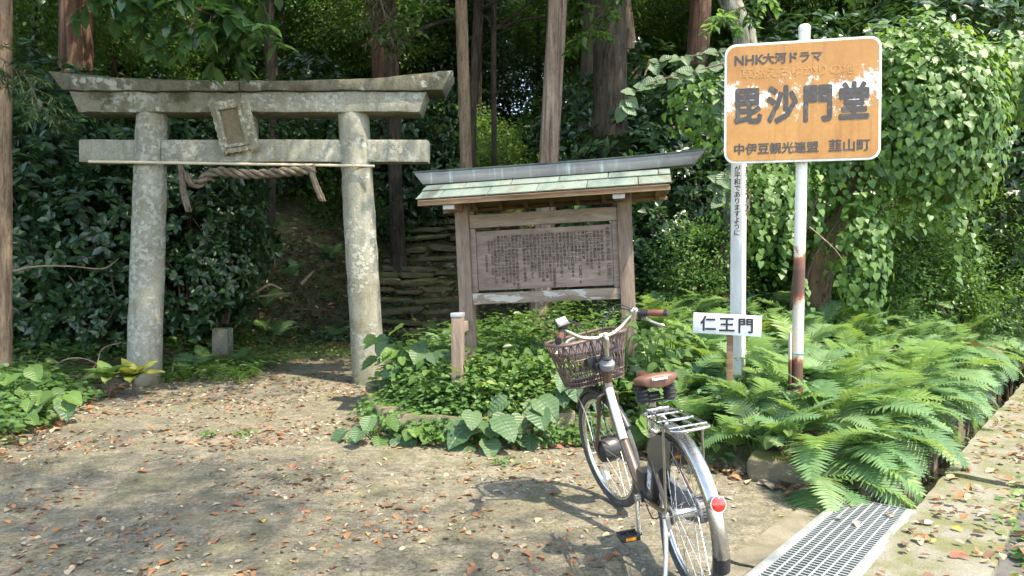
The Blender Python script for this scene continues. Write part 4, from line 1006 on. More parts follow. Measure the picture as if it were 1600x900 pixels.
# rear wheel guard sheets and chain case
for s in (1, -1):
    mb = MB(); vs_ = [(0, 0)]; arc = [(.335 * math.cos(R(a)), .335 * math.sin(R(a))) for a in range(20, 118, 8)]
    poly = [(.06 * math.cos(R(60)), .06)] + arc; poly = [(.325 * math.cos(R(a)), .325 * math.sin(R(a))) for a in range(40, 112, 8)] + [(.19 * math.cos(R(a)), .19 * math.sin(R(a))) for a in range(96, 30, -10)]
    mb.prism([(x, WR + z) for x, z in poly], .0015, Matrix.Translation((0, s * .052, 0))); mb.build('dress_guard', M_GUARD, bike)
mb = MB(); k = 16; o1 = [(BBX + .1 * math.cos(R(a)), .275 + .1 * math.sin(R(a))) for a in range(-90, 91, 15)]; o2 = [(.0 + .055 * math.cos(R(a)), WR + .055 * math.sin(R(a))) for a in range(90, 271, 15)]
mb.prism(o1 + o2, .03, Matrix.Translation((0, -.075, 0))); mb.build('chain_case', M_GREY, bike, bev=.006)
# cranks and pedals: left crank down, right crank up
cr = empty('crank'); cr.parent = bike
for s, an in ((1, R(-98)), (-1, R(82))):
    e = Vector((math.cos(an), 0, math.sin(an))) * .165; b0 = BB + Vector((0, s * .065, 0))
    tubep('crank_arm', [b0, b0 + e * .5 + Vector((0, s * .014, 0)), b0 + e + Vector((0, s * .02, 0))], (.0125, .0095), M_CHROME, 10, parent=cr, flat=.8)
    mb = MB(); mb.cyl(b0 - Vector((0, s * .012, 0)), b0 + Vector((0, s * .014, 0)), .019, 16); mb.build('crank_boss', M_CHROME, cr)
    pc_ = b0 + e + Vector((0, s * .075, 0))
    mb = MB()
    for x_ in (-.036, .036): mb.box(pc_ + Vector((x_, 0, 0)), (.014, .092, .026))
    for y_ in (-.04, 0, .04): mb.box(pc_ + Vector((0, y_, 0)), (.06, .012, .02))
    mb.cyl(pc_ - Vector((0, s * .065, 0)), pc_ + Vector((0, s * .045, 0)), .009, 10); pd = mb.build('pedal', M_BLACK, cr, bev=.002)
    for x_ in (-.0435, .0435):
        mb = MB(); mb.box(pc_ + Vector((x_, 0, 0)), (.003, .05, .014)); mb.build('pedal_reflector', M_AMBER, cr)
# stand on the left of the rear axle, derailleur, cable
sf = Vector((-.02, .1, 0)); lean = math.tan(R(6))
ft = Vector((-.09, .17, .17 * lean * .0 + .006 + .02))
tubep('kickstand', [(-.005, .09, WR - .01), (-.02, .1, WR - .06), (-.05, .125, .16), (ft.x, ft.y, ft.z)], (.011, .009), M_ALLOY, 10)
mb = MB(); mb.box((-.0, .083, WR - .02), (.05, .02, .06)); mb.build('stand_bracket', M_ALLOY, bike, bev=.004)
tubep('stand_spring', [(.03, .098, WR - .03), (.01, .105, WR - .09), (-.03, .118, .18)], .006, M_BLACK, 8)
mb = MB(); mb.lathe([(0, 0), (.024, 0), (.024, .012), (0, .012)], (.02, .075, WR - .085), (0, 1, 0), 16); mb.box((.03, .08, WR - .05), (.02, .02, .08)); mb.build('gear_shifter', M_ALLOY, bike, bev=.002)
tubep('gear_cable', [BB + Vector((-.03, .04, -.02)), (.2, .085, .27), (.08, .1, .30), (.02, .1, WR)], .0028, M_BLACK, 6)
mb = MB(); mb.torus((.21, 0, .665), (1, 0, -.3), .04, .009, 24, 8, R(-60), R(240)); mb.build('ring_lock', M_CHROME, bike)

# ------------------------------------------------------------------ vegetation
G_ = np.random.default_rng(21)
L_DARK = leaf_mat('evergreen_leaf', [(.014, .036, .017), (.022, .055, .022), (.034, .075, .027), (.048, .095, .03)], .30, .18, (.10, .22, .03))
L_BOUGH = leaf_mat('glossy_bough_leaf', [(.018, .05, .02), (.03, .075, .026), (.045, .10, .03), (.06, .125, .035)], .28, .3, (.14, .32, .04))
L_MID = leaf_mat('canopy_leaf', [(.022, .050, .014), (.04, .085, .018), (.06, .122, .026), (.085, .15, .032)], .42, .42, (.20, .38, .05))
L_LIGHT = leaf_mat('light_leaf', [(.045, .105, .032), (.068, .145, .042), (.092, .18, .052), (.12, .205, .07)], .5, .42, (.25, .45, .08), .3)
L_CEDAR = leaf_mat('cedar_needle', [(.016, .042, .014), (.026, .062, .018), (.04, .08, .02)], .55, .2, (.1, .2, .03))
L_FERN = leaf_mat('fern_leaf', [(.065, .14, .058), (.095, .19, .08), (.125, .23, .10), (.16, .26, .12), (.21, .285, .12)], .55, .40, (.30, .50, .12), .3, by_plant=.8)
L_HEART = leaf_mat('broad_leaf', [(.040, .095, .045), (.055, .115, .055), (.07, .13, .06)], .45, .28, (.2, .38, .07))
L_VINE = leaf_mat('vine_leaf', [(.040, .105, .018), (.06, .14, .022), (.085, .175, .028), (.11, .205, .055)], .5, .36, (.30, .48, .05))
L_VAR = leaf_mat('pale_shrub_leaf', [(.06, .14, .03), (.10, .19, .04), (.15, .24, .06), (.21, .28, .09)], .42, .35, (.3, .45, .07))
L_YEL = leaf_mat('yellowing_leaf', [(.10, .17, .03), (.16, .21, .035), (.28, .25, .05)], .5, .35, (.4, .42, .05))
def bark_mat(name, dark, mid, light, fis=24, st=.05, dep=.03):
    m, nt, b = new_mat(name); co = coords(nt, (1, 1, st))
    n1 = noise_(nt, co, fis, 7, .68, .8); n2 = noise_(nt, coords(nt, (1, 1, .4)), 2.2, 6, .6); n3 = noise_(nt, coords(nt, (1, 1, .3)), 70, 4, .7)
    c = ramp(nt, n1, [(.34, dark), (.47, mid), (.64, light)])
    c = mixc(nt, .7, c, ramp(nt, n2, [(.3, (.25,) * 3), (.7, (.75,) * 3)]), 'OVERLAY')
    c = mixc(nt, .6, c, ramp(nt, n3, [(.3, (.28,) * 3), (.7, (.72,) * 3)]), 'OVERLAY')
    mo = noise_(nt, coords(nt, (1, 1, .5)), 1.3, 7, .7); c = mixc(nt, ramp(nt, mo, [(.60, (0,) * 3), (.70, (.6,) * 3)]), c, (.085, .095, .04))
    nt.links.new(c, b.inputs['Base Color']); b.inputs['Roughness'].default_value = .95; b.inputs['Specular IOR Level'].default_value = .2
    bump(nt, b, math_(nt, 'ADD', n1, math_(nt, 'MULTIPLY', n3, .3)), 1.0, dep); return m
BARKS = {
 'cedar': bark_mat('cedar_bark', (.025, .014, .010), (.085, .047, .033), (.15, .09, .062), 16),
 'tan': bark_mat('tan_bark', (.07, .046, .030), (.165, .113, .073), (.24, .175, .115), 26, .1, .015),
 'pale': bark_mat('peeling_cypress_bark', (.07, .046, .034), (.20, .142, .105), (.33, .25, .195), 17, .035, .03),
 'dark': bark_mat('dark_bark', (.012, .010, .008), (.042, .033, .024), (.075, .062, .045), 18, .15),
 'grey': bark_mat('lichen_bark', (.05, .045, .035), (.14, .135, .105), (.26, .26, .21), 20, .3),
}
M_TWIG = mottled('twig_bark', [(.06, .045, .03), (.12, .09, .06)], 10, .9, .3, 60)

def ball(n, shell=.0):
    d = norm(G_.normal(size=(n, 3))); r = (shell ** 3 + (1 - shell ** 3) * G_.random(n)) ** (1 / 3)
    return d * r[:, None]
def crown_np(kind, R3, ncl, per, L, clr, shell=.45, droop=.25, wide=1.0):
    c = ball(ncl, shell) * np.array(R3); cen = np.repeat(c, per, 0); n = len(cen)
    sz = np.repeat(G_.uniform(.6, 1.35, ncl), per)
    off = G_.normal(size=(n, 3)) * (clr * sz)[:, None] * np.array((1, 1, .55))
    pos = cen + off
    ax = norm(off) * .8 + G_.normal(size=(n, 3)) * .45 + norm(cen) * .25; ax[:, 2] -= droop
    up = np.array((0, 0, 1)) + G_.normal(size=(n, 3)) * .45
    ll = L * G_.uniform(.65, 1.3, n)
    return leaves(kind, pos, ax, up, ll, ll * wide)
def rosettes_np(kind, R3, nros, per, L, wide=.95, shell=.6, spread=.35, flatb=0):
    """leaf whorls at shoot tips, as on evergreen shrubs"""
    c = ball(nros, shell) * np.array(R3); c[:, 2] = np.abs(c[:, 2]) if flatb else c[:, 2]
    dirn = norm(norm(c) + np.array((0, -.15, .55)) + G_.normal(size=c.shape) * .35)
    cen = np.repeat(c, per, 0); D = np.repeat(dirn, per, 0); n = len(cen)
    rx = norm(np.cross(D, G_.normal(size=D.shape))); ry = np.cross(D, rx)
    a = np.tile(np.arange(per) * 2.39996, nros) + np.repeat(G_.uniform(0, 6.28, nros), per)
    k = np.tile(np.linspace(.25, 1, per), nros)
    rad = rx * np.cos(a)[:, None] + ry * np.sin(a)[:, None]
    ax = rad * (.45 + .55 * k)[:, None] + D * (.75 - .75 * k)[:, None] + np.array((0, 0, -.18)); ax = norm(ax)
    pos = cen - D * (k * .06)[:, None] + rad * .006
    ll = L * G_.uniform(.75, 1.2, n) * (.65 + .35 * k)
    return leaves(kind, pos, ax, D + G_.normal(size=D.shape) * .12, ll, ll * wide)

CROWN = []
for k in range(4):
    v, f = crown_np('diamond', (2.6, 2.6, 2.1), 190, 62, .115, .30, .35); CROWN.append(mesh_np('crown', v, f))
for me in CROWN: me.materials.append(L_MID)
CROWN_L = []
for k in range(2):
    v, f = crown_np('diamond', (2.6, 2.6, 2.1), 170, 60, .12, .32, .35); me = mesh_np('crown', v, f); me.materials.append(L_LIGHT); CROWN_L.append(me)
CROWN_D = []
for k in range(3):
    v, f = crown_np('diamond', (2.3, 2.3, 2.0), 170, 55, .13, .30, .3); me = mesh_np('crown', v, f); me.materials.append(L_DARK); CROWN_D.append(me)
SHRUB = []
for k in range(4):
    v, f = rosettes_np('ellip', (.85, .8, .95), 300, 8, .135, 1.15); me = mesh_np('foliage', v, f); me.materials.append(L_DARK); me.shade_smooth(); SHRUB.append(me)
BUSH = []
for k in range(4):
    v, f = crown_np('diamond', (.95, .95, .75), 80, 45, .075, .17, .4); me = mesh_np('foliage', v, f); me.materials.append((L_MID, L_LIGHT, L_MID, L_DARK)[k]); BUSH.append(me)

CROWN_S = []
for k in range(3):
    v, f = crown_np('diamond', (2.6, 2.6, 1.7), 95, 55, .12, .26, .3); me = mesh_np('crown', v, f); me.materials.append(L_MID); CROWN_S.append(me)
def heart_hi(name, mat, seed=0):
    n = 10; V_, F_ = [], []; UVs = []; qq = random.Random(seed); asy = qq.uniform(-.12, .12); cur = qq.uniform(.12, .34); fo = qq.uniform(.05, .2)
    def half(t): return .5 * (math.sin(math.pi * min(1, t * .92 + .08)) ** .75) * (1 - .35 * t) * 1.05
    for i in range(n + 1):
        t = i / n; w_ = half(t) if i < n else 0.0; y = -.10 + 1.1 * t if i else -.04
        for s in (-1, -.5, 0, .5, 1):
            yy_ = y + (-.09 * (1 - t) ** 3 * (abs(s) > .4)); z = fo * abs(s) * w_ * 2 - cur * t * t + .02 * math.sin(t * 17 + s * 3 + seed) * abs(s) + .03 * s * math.sin(t * 3 + seed)
            V_.append((s * w_ * (1 + asy * s) * (1 + .06 * math.sin(t * 13 + seed * 2 + s)), yy_ + .02 * math.sin(seed + t * 4), z)); UVs.append((s * w_, yy_))
    for i in range(n):
        for j in range(4): F_.append((i * 5 + j, i * 5 + j + 1, (i + 1) * 5 + j + 1, (i + 1) * 5 + j))
    me = mesh_np(name, np.array(V_), np.array(F_)); me.shade_smooth(); me.materials.append(mat)
    uvl = me.uv_layers.new(name='UVMap')
    for lp in me.loops: uvl.data[lp.index].uv = UVs[lp.vertex_index]
    return me
def trunk_mesh(r0, r1, hgt, lean=(0, 0), seed=0, n=14, wig=.05, flare=.35, knots=0):
    q = random.Random(seed); mb = MB(); k = 16; pts_ = []; rs_ = []
    ph = q.uniform(0, 6)
    for i in range(k + 1):
        t = i / k
        pts_.append((lean[0] * t + wig * math.sin(t * 5 + ph) * hgt * .08, lean[1] * t + wig * math.cos(t * 4 + ph) * hgt * .05, -.4 + (hgt + .4) * t))
        rs_.append((r0 + (r1 - r0) * t) * (1 + flare * math.exp(-t * hgt / .5)))
    mb.tube(pts_, rs_, n)
    for j in range(knots):
        t = q.uniform(.05, .8); a = q.uniform(3.4, 6.0); p = Vector(pts_[int(t * k)]); rr_ = rs_[int(t * k)]
        d = Vector((math.cos(a), math.sin(a), .25)); mb.tube([p + d * rr_ * .7, p + d * rr_ * 1.12], [rr_ * .16, rr_ * .09], 6)
    return mb, pts_, rs_
def tree(name, x, y, r0, r1, hgt, bark, label, group=None, lean=(0, 0), crowns=(), limbs=0, seed=0, wig=.05, knots=0, cat='tree'):
    z = h1(x, y); e = empty(name, (x, y, z), label=label, cat=cat, group=group)
    mb, pts_, rs_ = trunk_mesh(r0, r1, hgt, lean, seed, wig=wig, knots=knots)
    t = mb.build('trunk', BARKS[bark], e, wob=r0 * .10, wscale=2.2 / max(r0, .05) * .12, sharp=80)
    q = random.Random(seed + 1)
    for i in range(limbs):
        k = int(len(pts_) * q.uniform(.45, .95)) - 1; p = Vector(pts_[k]); a = q.uniform(0, 6.28); ln = q.uniform(1.2, 2.6)
        d = Vector((math.cos(a), math.sin(a), q.uniform(.2, .8)))
        mb = MB(); mb.tube(catmull([p, p + d * ln * .35 + Vector((0, 0, .1)), p + d * ln * .7, p + d * ln + Vector((0, 0, q.uniform(-.3, .3)))], 3), [rs_[k] * .45 * (1 - i_ / 10) + .008 for i_ in range(10)], 6)
        mb.build('limb', BARKS[bark], t)
    for (mesh, cx, cy, cz, s, rz) in crowns:
        ox, oy = cx - lean[0] * min(1, cz / hgt), cy - lean[1] * min(1, cz / hgt)
        if math.hypot(ox, oy) > 1.2:
            zb = min(cz * .62, hgt * .8); p0 = Vector((lean[0] * zb / hgt, lean[1] * zb / hgt, zb)); p1 = Vector((cx, cy, cz))
            mb = MB(); mb.tube(catmull([p0, p0.lerp(p1, .4) + Vector((0, 0, .25)), p0.lerp(p1, .75) + Vector((0, 0, .2)), p1], 4), [r1 * .8 * (1 - i_ / 16) + .015 for i_ in range(13)], 7); mb.build('limb', BARKS[bark], t)
        o = link('crown', mesh, e); o.location = (cx, cy, cz); o.scale = (s if isinstance(s, tuple) else (s, s, s)); o.rotation_euler = (q.uniform(-.3, .3), q.uniform(-.3, .3), rz)
    return e

# trunks that stand out in the photograph
def T(name, u, v, Y, wpx, bark, label, top_u=None, hgt=11, knots=0, wig=.03, crowns=(), limbs=0, seed=0, taper=.75):
    p = P(u, v, Y); r = wpx * .8 / 2 / FPX * Y; lean = (0, 0); crowns = list(crowns)[-1:]; crowns = [(m_, x_, y_, max(z_, 9.8), s_, a_) for m_, x_, y_, z_, s_, a_ in crowns]; hgt = max(hgt, 11)
    if top_u is not None:
        zt = P(u, 0, Y).z - p.z; lx = P(top_u, 0, Y).x - p.x; lean = (lx / max(.5, zt) * hgt, 0)
    x0 = p.x - lean[0] / hgt * (p.z - h1(p.x, Y))
    return tree(name, x0, Y, r * 1.06, r * taper, hgt, bark, label, None, lean, crowns, limbs, seed, wig, knots)
def crs(*a): return [(CROWN_S[i % 3], x, y, z, s, i * 1.3) for (i, x, y, z, s) in a]
def cr(*a): return [(CROWN[i % 4] if i >= 0 else CROWN_D[-i % 3], x, y, z, s, i * 1.3) for (i, x, y, z, s) in a]
T('roadside_tree', 3, 440, 7.2, 27, 'tan', 'slim tan tree trunk cut by the left edge of the photo', 6, 9, wig=.01, knots=4, crowns=cr((-1, -.6, .4, 7.2, 1.0), (1, .3, -.9, 8.6, .9)), limbs=4, seed=1)
T('cedar_tree', 112, 300, 12.5, 62, 'cedar', 'thick dark reddish cedar trunk behind the left end of the gate lintel', 116, 13, knots=2, crowns=cr((-1, -.3, 0, 9.5, 1.0), (-2, .3, .5, 11.5, .9)), limbs=4, seed=2)
T('slender_tree', 424, 130, 13.5, 13, 'dark', 'slender dark trunk rising above the middle of the gate lintel', 428, 10, wig=.09, crowns=cr((1, .2, .3, 8.3, .9), (2, -.8, .6, 9.3, .9)), limbs=6, seed=3)
T('hillside_tree', 437, 330, 16, 25, 'dark', 'dark bent trunk on the slope framed between the torii pillars', 420, 10, wig=.08, crowns=cr((2, 0, .3, 8.0, 1.0)), limbs=4, seed=4)
T('old_cedar', 598, 60, 17, 38, 'cedar', 'dark old cedar with browned hanging sprays above the right of the gate', 596, 13, crowns=cr((-1, 0, .5, 9.5, 1.0), (-2, .3, .2, 11.5, .9)), limbs=3, seed=5)
T('hillside_tree', 622, 300, 15.2, 27, 'dark', 'dim mossy trunk on the slope just right of the right torii pillar', 606, 10, wig=.06, crowns=cr((3, 0, .3, 7.8, 1.0)), limbs=4, seed=6)
T('cypress_tree', 729, 250, 10.6, 24, 'tan', 'straight slim light brown trunk rising behind the left of the board roof', 722, 13, knots=9, wig=.02, crowns=cr((1, 0, 0, 9.5, .9), (2, .2, .5, 11.5, .9)), limbs=2, seed=7, taper=.8)
T('cypress_tree', 853, 250, 9.6, 37, 'pale', 'pale trunk with peeling bark rising behind the middle of the board roof', 869, 13, knots=8, wig=.025, crowns=cr((2, .2, .3, 9.2, 1.0), (3, 0, 0, 11.3, .9)), limbs=2, seed=8, taper=.85)
T('crooked_tree', 744, 230, 14.5, 15, 'dark', 'crooked dark trunk just right of the straight slim light brown trunk', 752, 9, wig=.12, crowns=cr((0, 0, .4, 7.4, .9)), limbs=7, seed=9)
T('young_tree', 775, 180, 15.5, 11, 'dark', 'thin dark trunk between the two light trunks behind the board', 773, 9, wig=.05, crowns=cr((1, 0, .4, 7.6, .9)), limbs=5, seed=10)
T('forest_tree', 918, 240, 12.5, 42, 'dark', 'dark leaning trunk right of the pale peeling trunk', 932, 12, wig=.05, crowns=cr((-1, 0, .4, 9, 1.0), (3, .5, .5, 10.5, 1.0)), limbs=4, seed=11)
T('forest_tree', 985, 120, 14.5, 46, 'dark', 'broad dark trunk second to the right of the pale peeling trunk', 972, 12, wig=.03, crowns=cr((-2, 0, .4, 9.5, 1.0), (2, -.5, .5, 10.5, 1.0)), limbs=4, seed=12)
T('cedar_tree', 1078, 250, 12, 43, 'cedar', 'reddish brown cedar trunk left of the orange sign', 1093, 13, wig=.02, crowns=cr((-1, 0, .2, 9.5, 1.0), (-2, 0, 0, 11.3, .9)), limbs=4, seed=13)

# trees further up the hill, indistinct
def where_u(x, y):
    u = 800 + x / y * FPX
    return next(c for lim, c in ((110, 'at the far left'), (390, 'behind the left half of the gate'), (590, 'behind the right half of the gate'), (740, 'between the gate and the slim light trunk'), (860, 'between the two light trunks'), (1000, 'right of the pale peeling trunk'), (1150, 'left of the orange sign'), (1380, 'behind the orange sign'), (9999, 'behind the vine at the right')) if u < lim)
q = random.Random(77); cnt = 0
spots = []
for Y in (16.5, 19, 22, 26, 30, 35, 41):
    k = {16.5: 6, 19: 8, 22: 9, 26: 10, 30: 11, 35: 12, 41: 14}[Y]
    for i in range(k):
        u = -150 + 1900 * (i + q.uniform(.2, .8)) / k; spots.append((P(u, 425, Y).x, Y + q.uniform(-1.2, 1.2)))
for (x, y) in spots:
    if y < 21 and 250 < 800 + x / y * FPX < 1120: continue
    hg = q.uniform(5.5, 9.5); dk = q.random() < .12
    c = []
    for j in range(q.choice((2, 3)) if y < 24 else 4):
        c.append(((q.choice(CROWN_D) if dk else q.choice(CROWN + CROWN_L)), q.uniform(-1.2, 1.2), q.uniform(-.8, .8), hg * (q.uniform(.45, 1.0) if y < 24 else (.18, .5, .85, .65)[j] + q.uniform(-.05, .1)), q.uniform(.75, 1.2) * (1 if y < 24 else 1.15), q.uniform(0, 6)))
    tree('forest_tree', x, y, q.uniform(.07, .16), .04, hg, 'dark', 'leafy tree ' + ('partway up' if y < 24 else ('far back on' if y < 33 else 'atop')) + ' the hill ' + where_u(x, y), 'indistinct trees deep in the forest ' + where_u(x, y), (q.uniform(-.6, .6), q.uniform(-.4, .4)), c, 2, cnt + 100, .07); cnt += 1
# undergrowth on the hill
for i in range(95):
    Y = q.uniform(11.2, 24) if i < 60 else q.uniform(15, 24); u = q.uniform(-60, 1660); x = P(u, 425, Y).x
    cxp = -1.9 + .12 * (Y - 12)
    if abs(x - cxp) < 1.9 and Y < 19: continue
    if -3.6 < x - cxp < 3.4 and Y < 16: continue
    e = empty('forest_shrub', (x, Y, h1(x, Y) + .35), label='leafy shrub in the ' + ('nearer' if Y < 15 else ('middle' if Y < 19.5 else 'farther')) + ' hillside undergrowth ' + where_u(x, Y), cat='shrub', group='shrubs in the hillside undergrowth ' + where_u(x, Y))
    o = link('foliage', q.choice(BUSH + SHRUB[:2]) if i < 60 else q.choice(BUSH[:2]), e); o.scale = (q.uniform(.9, 1.7),) * 3; o.rotation_euler = (0, 0, q.uniform(0, 6))
    mb = MB()
    for j in range(4):
        a = q.uniform(0, 6.28); mb.tube([(0, 0, -.5), (.2 * math.cos(a), .2 * math.sin(a), .1), (.5 * math.cos(a), .5 * math.sin(a), .6)], [.016, .012, .005], 5)
    mb.build('stem', M_TWIG, e)
# tall roadside trees around the viewer, unseen crowns placed to shade gate and clearing
for k, (x, y, hg, cs) in enumerate((
    (4.2, -3.2, 15, crs((0, .3, .6, 14, 1.0), (2, -1.9, 1.6, 14.5, .95))),
    (-7.0, 4.5, 11, cr((-1, .9, .6, 7.5, 1.2)) + crs((2, 3.4, .6, 9.0, 1.0), (0, 1.0, 2.0, 9.8, 1.0), (1, 5.3, 1.9, 11.6, 1.1), (0, 6.6, .4, 11.8, 1.1), (2, 5.6, -.6, 12.6, 1.0))),
    (-8.6, 9.4, 12, cr((-1, 2.4, .0, 8.0, 1.2)) + crs((1, 4.6, -1.0, 9.0, 1.1))),
    (1.3, 9.8, 12, cr((-1, .6, -.4, 8.0, 1.0)) + crs((1, -1.4, -1.0, 9.2, 1.1), (0, 2.4, -.4, 8.6, 1.0), (2, -1.4, -3.8, 8.0, .95))),
    )):
    tree('overhanging_tree', x, y, .26, .14, hg, 'dark', ('tall roadside tree standing behind the viewer on the right', 'tall evergreen left of the clearing', 'dark evergreen in the shade left of the gate', 'dark evergreen trunk in the deep shade right of the board')[k], None, (0, 0), cs, 3, 300 + k, .04)

# evergreen shrubs that wall in the gate on the left, and behind the board
wall = [(20, 560, 8.9, 1.15), (110, 470, 9.2, 1.2), (60, 330, 9.6, 1.3), (165, 360, 9.4, 1.1), (10, 430, 8.6, 1.0), (300, 330, 9.9, 1.0), (345, 390, 10.0, .8), (285, 440, 9.7, .75), (130, 240, 10.6, 1.4), (250, 240, 10.8, 1.3), (330, 230, 11.3, 1.2), (30, 200, 10.2, 1.3), (150, 540, 8.9, .7), (420, 215, 15.0, 1.3), (520, 210, 16.5, 1.4), (600, 222, 16.5, 1.4), (665, 200, 17, 1.3), (475, 160, 18, 1.5)]
wl_lab = ['low glossy dark shrub at the left edge behind the ground cover', 'glossy dark shrub left of the left torii pillar at knee to chest height', 'tall dark shrub beside the slim trunk at the left edge', 'dark shrub just left of the left pillar under the tie beam', 'dark shrub hugging the slim trunk at the left edge', 'dark shrub seen just inside the left pillar below the rope', 'sun-flecked glossy shrub between the torii pillars', 'low glossy shrub above the stone marker', 'tall dark shrub behind the left end of the tie beam', 'dark shrub behind the tie beam near the left pillar', 'dark shrub behind the name plaque', 'tall dark shrub below the cedar twig at the left edge', 'small glossy shrub left of the foot of the left pillar', 'dark shrub far behind the middle of the tie beam', 'dark shrub behind the tie beam left of the right pillar', 'dark shrub behind the right pillar under the lintel', 'dark shrub right of the lintel end before the slim light trunk', 'dark shrub on the slope above the middle of the lintel']
for k, (u, v, Y, s) in enumerate(wall):
    p = P(u, v, Y); z0 = h1(p.x, Y)
    e = empty('evergreen_shrub', (p.x, Y, z0), label=wl_lab[k], cat='shrub', group='glossy evergreen shrubs around the gate')
    o = link('foliage', SHRUB[k % 4], e); o.location = (0, 0, max(.4, p.z - z0)); o.scale = (s, s, s * 1.05); o.rotation_euler = (0, 0, k * 1.7)
    if p.z - z0 > 1.5: o = link('foliage', SHRUB[(k + 1) % 4], e); o.location = (.1, 0, (p.z - z0) * .45); o.scale = (s, s, s); o.rotation_euler = (0, 0, k * 2.7)
    mb = MB()
    for j in range(6):
        a = q.uniform(0, 6.28); hh_ = max(.5, p.z - z0); mb.tube(catmull([(0, 0, -.1), (.12 * math.cos(a), .12 * math.sin(a), hh_ * .4), (.3 * math.cos(a + .4), .3 * math.sin(a + .4), hh_), (.5 * math.cos(a), .5 * math.sin(a), hh_ + .4)], 3), [.022 - .0016 * i_ for i_ in range(10)], 6)
    mb.build('stem', M_TWIG, e)
back = [(985, 300, 9.6, 1.2), (1060, 250, 10.2, 1.3), (1110, 350, 9.4, 1.1), (940, 220, 11, 1.2), (1040, 390, 9.0, .8), (1190, 330, 9.6, 1.2), (1580, 300, 9.6, 1.3), (1600, 180, 10, 1.4), (1280, 350, 9.6, 1.1), (1480, 360, 10, 1.2), (1640, 380, 10.5, 1.2), (1000, 180, 13, 1.5), (1130, 200, 11.5, 1.4), (1250, 150, 11.5, 1.5), (1400, 120, 11.5, 1.6), (1540, 80, 11.5, 1.6)]
bk_lab = ['dark shrub right of the board roof', 'dark shrub above the right tip of the board ridge', 'dark shrub behind the white prayer pole', 'dark shrub between the forest trunks above the board roof', 'low dark shrub right of the board post', 'dark shrub behind the orange sign', 'dark shrub at the right edge below the vine', 'tall dark shrub at the upper right edge', 'dark shrub behind the rusty pole', 'dark shrub under the hanging vine', 'dark shrub at the far right behind the ferns', 'dark shrub deep behind the forest trunks', 'tall dark shrub left of the orange sign', 'tall dark shrub hidden behind the orange sign', 'tall dark shrub behind the vine top', 'tall dark shrub behind the vine at the upper right']
for k, (u, v, Y, s) in enumerate(back):
    p = P(u, v, Y); z0 = h1(p.x, Y)
    e = empty('evergreen_shrub', (p.x, Y, z0), label=bk_lab[k], cat='shrub', group='dark shrubs behind the board and signs')
    o = link('foliage', SHRUB[(k + 1) % 4], e); o.location = (0, 0, max(.4, p.z - z0)); o.scale = (s, s, s); o.rotation_euler = (0, 0, k * 2.1)
    mb = MB()
    for j in range(5):
        a = q.uniform(0, 6.28); hh_ = max(.5, p.z - z0); mb.tube(catmull([(0, 0, -.1), (.12 * math.cos(a), .12 * math.sin(a), hh_ * .4), (.3 * math.cos(a + .4), .3 * math.sin(a + .4), hh_), (.5 * math.cos(a), .5 * math.sin(a), hh_ + .4)], 3), [.025 - .0018 * i_ for i_ in range(10)], 6)
    mb.build('stem', M_TWIG, e)

lowb = [(1180, 395, 8.6, .7), (1250, 400, 8.3, .65), (1330, 390, 8.6, .75), (1400, 385, 8.9, .75), (1470, 405, 8.9, .6), (1540, 410, 9.6, .6), (1600, 405, 10, .6), (1100, 405, 8.2, .6), (1370, 330, 9.0, .8), (1500, 330, 9.4, .85), (1220, 330, 8.8, .8)]
lb_lab = ['left of the rusty pole', 'just right of the rusty pole', 'under the left side of the vine', 'under the middle of the vine', 'under the right side of the vine', 'right of the vine', 'at the right edge above the ferns', 'right of the board post', 'behind the lower left of the vine', 'behind the lower right of the vine', 'under the lower left corner of the orange sign']
for k, (u, v, Y, s) in enumerate(lowb):
    p = P(u, v, Y); z0 = h1(p.x, Y); e = empty('low_bush', (p.x, Y, z0), label='low green bush above the ferns ' + lb_lab[k], cat='shrub', group='low bushes above the fern bank')
    o = link('foliage', BUSH[(0, 1, 2)[k % 3]], e); o.location = (0, 0, max(.2, p.z - z0)); o.scale = (s, s, s); o.rotation_euler = (0, 0, k * 1.9)
    o = link('foliage', BUSH[(2, 0, 1)[k % 3]], e); o.location = (.15, 0, max(.1, (p.z - z0) * .4)); o.scale = (s, s, s); o.rotation_euler = (0, 0, k * 2.9)
    mb = MB()
    for j in range(4):
        a = q.uniform(0, 6.28); mb.tube([(0, 0, -.1), (.1 * math.cos(a), .1 * math.sin(a), .4), (.3 * math.cos(a), .3 * math.sin(a), max(.3, p.z - z0) + .2)], [.014, .011, .005], 5)
    mb.build('stem', M_TWIG, e)
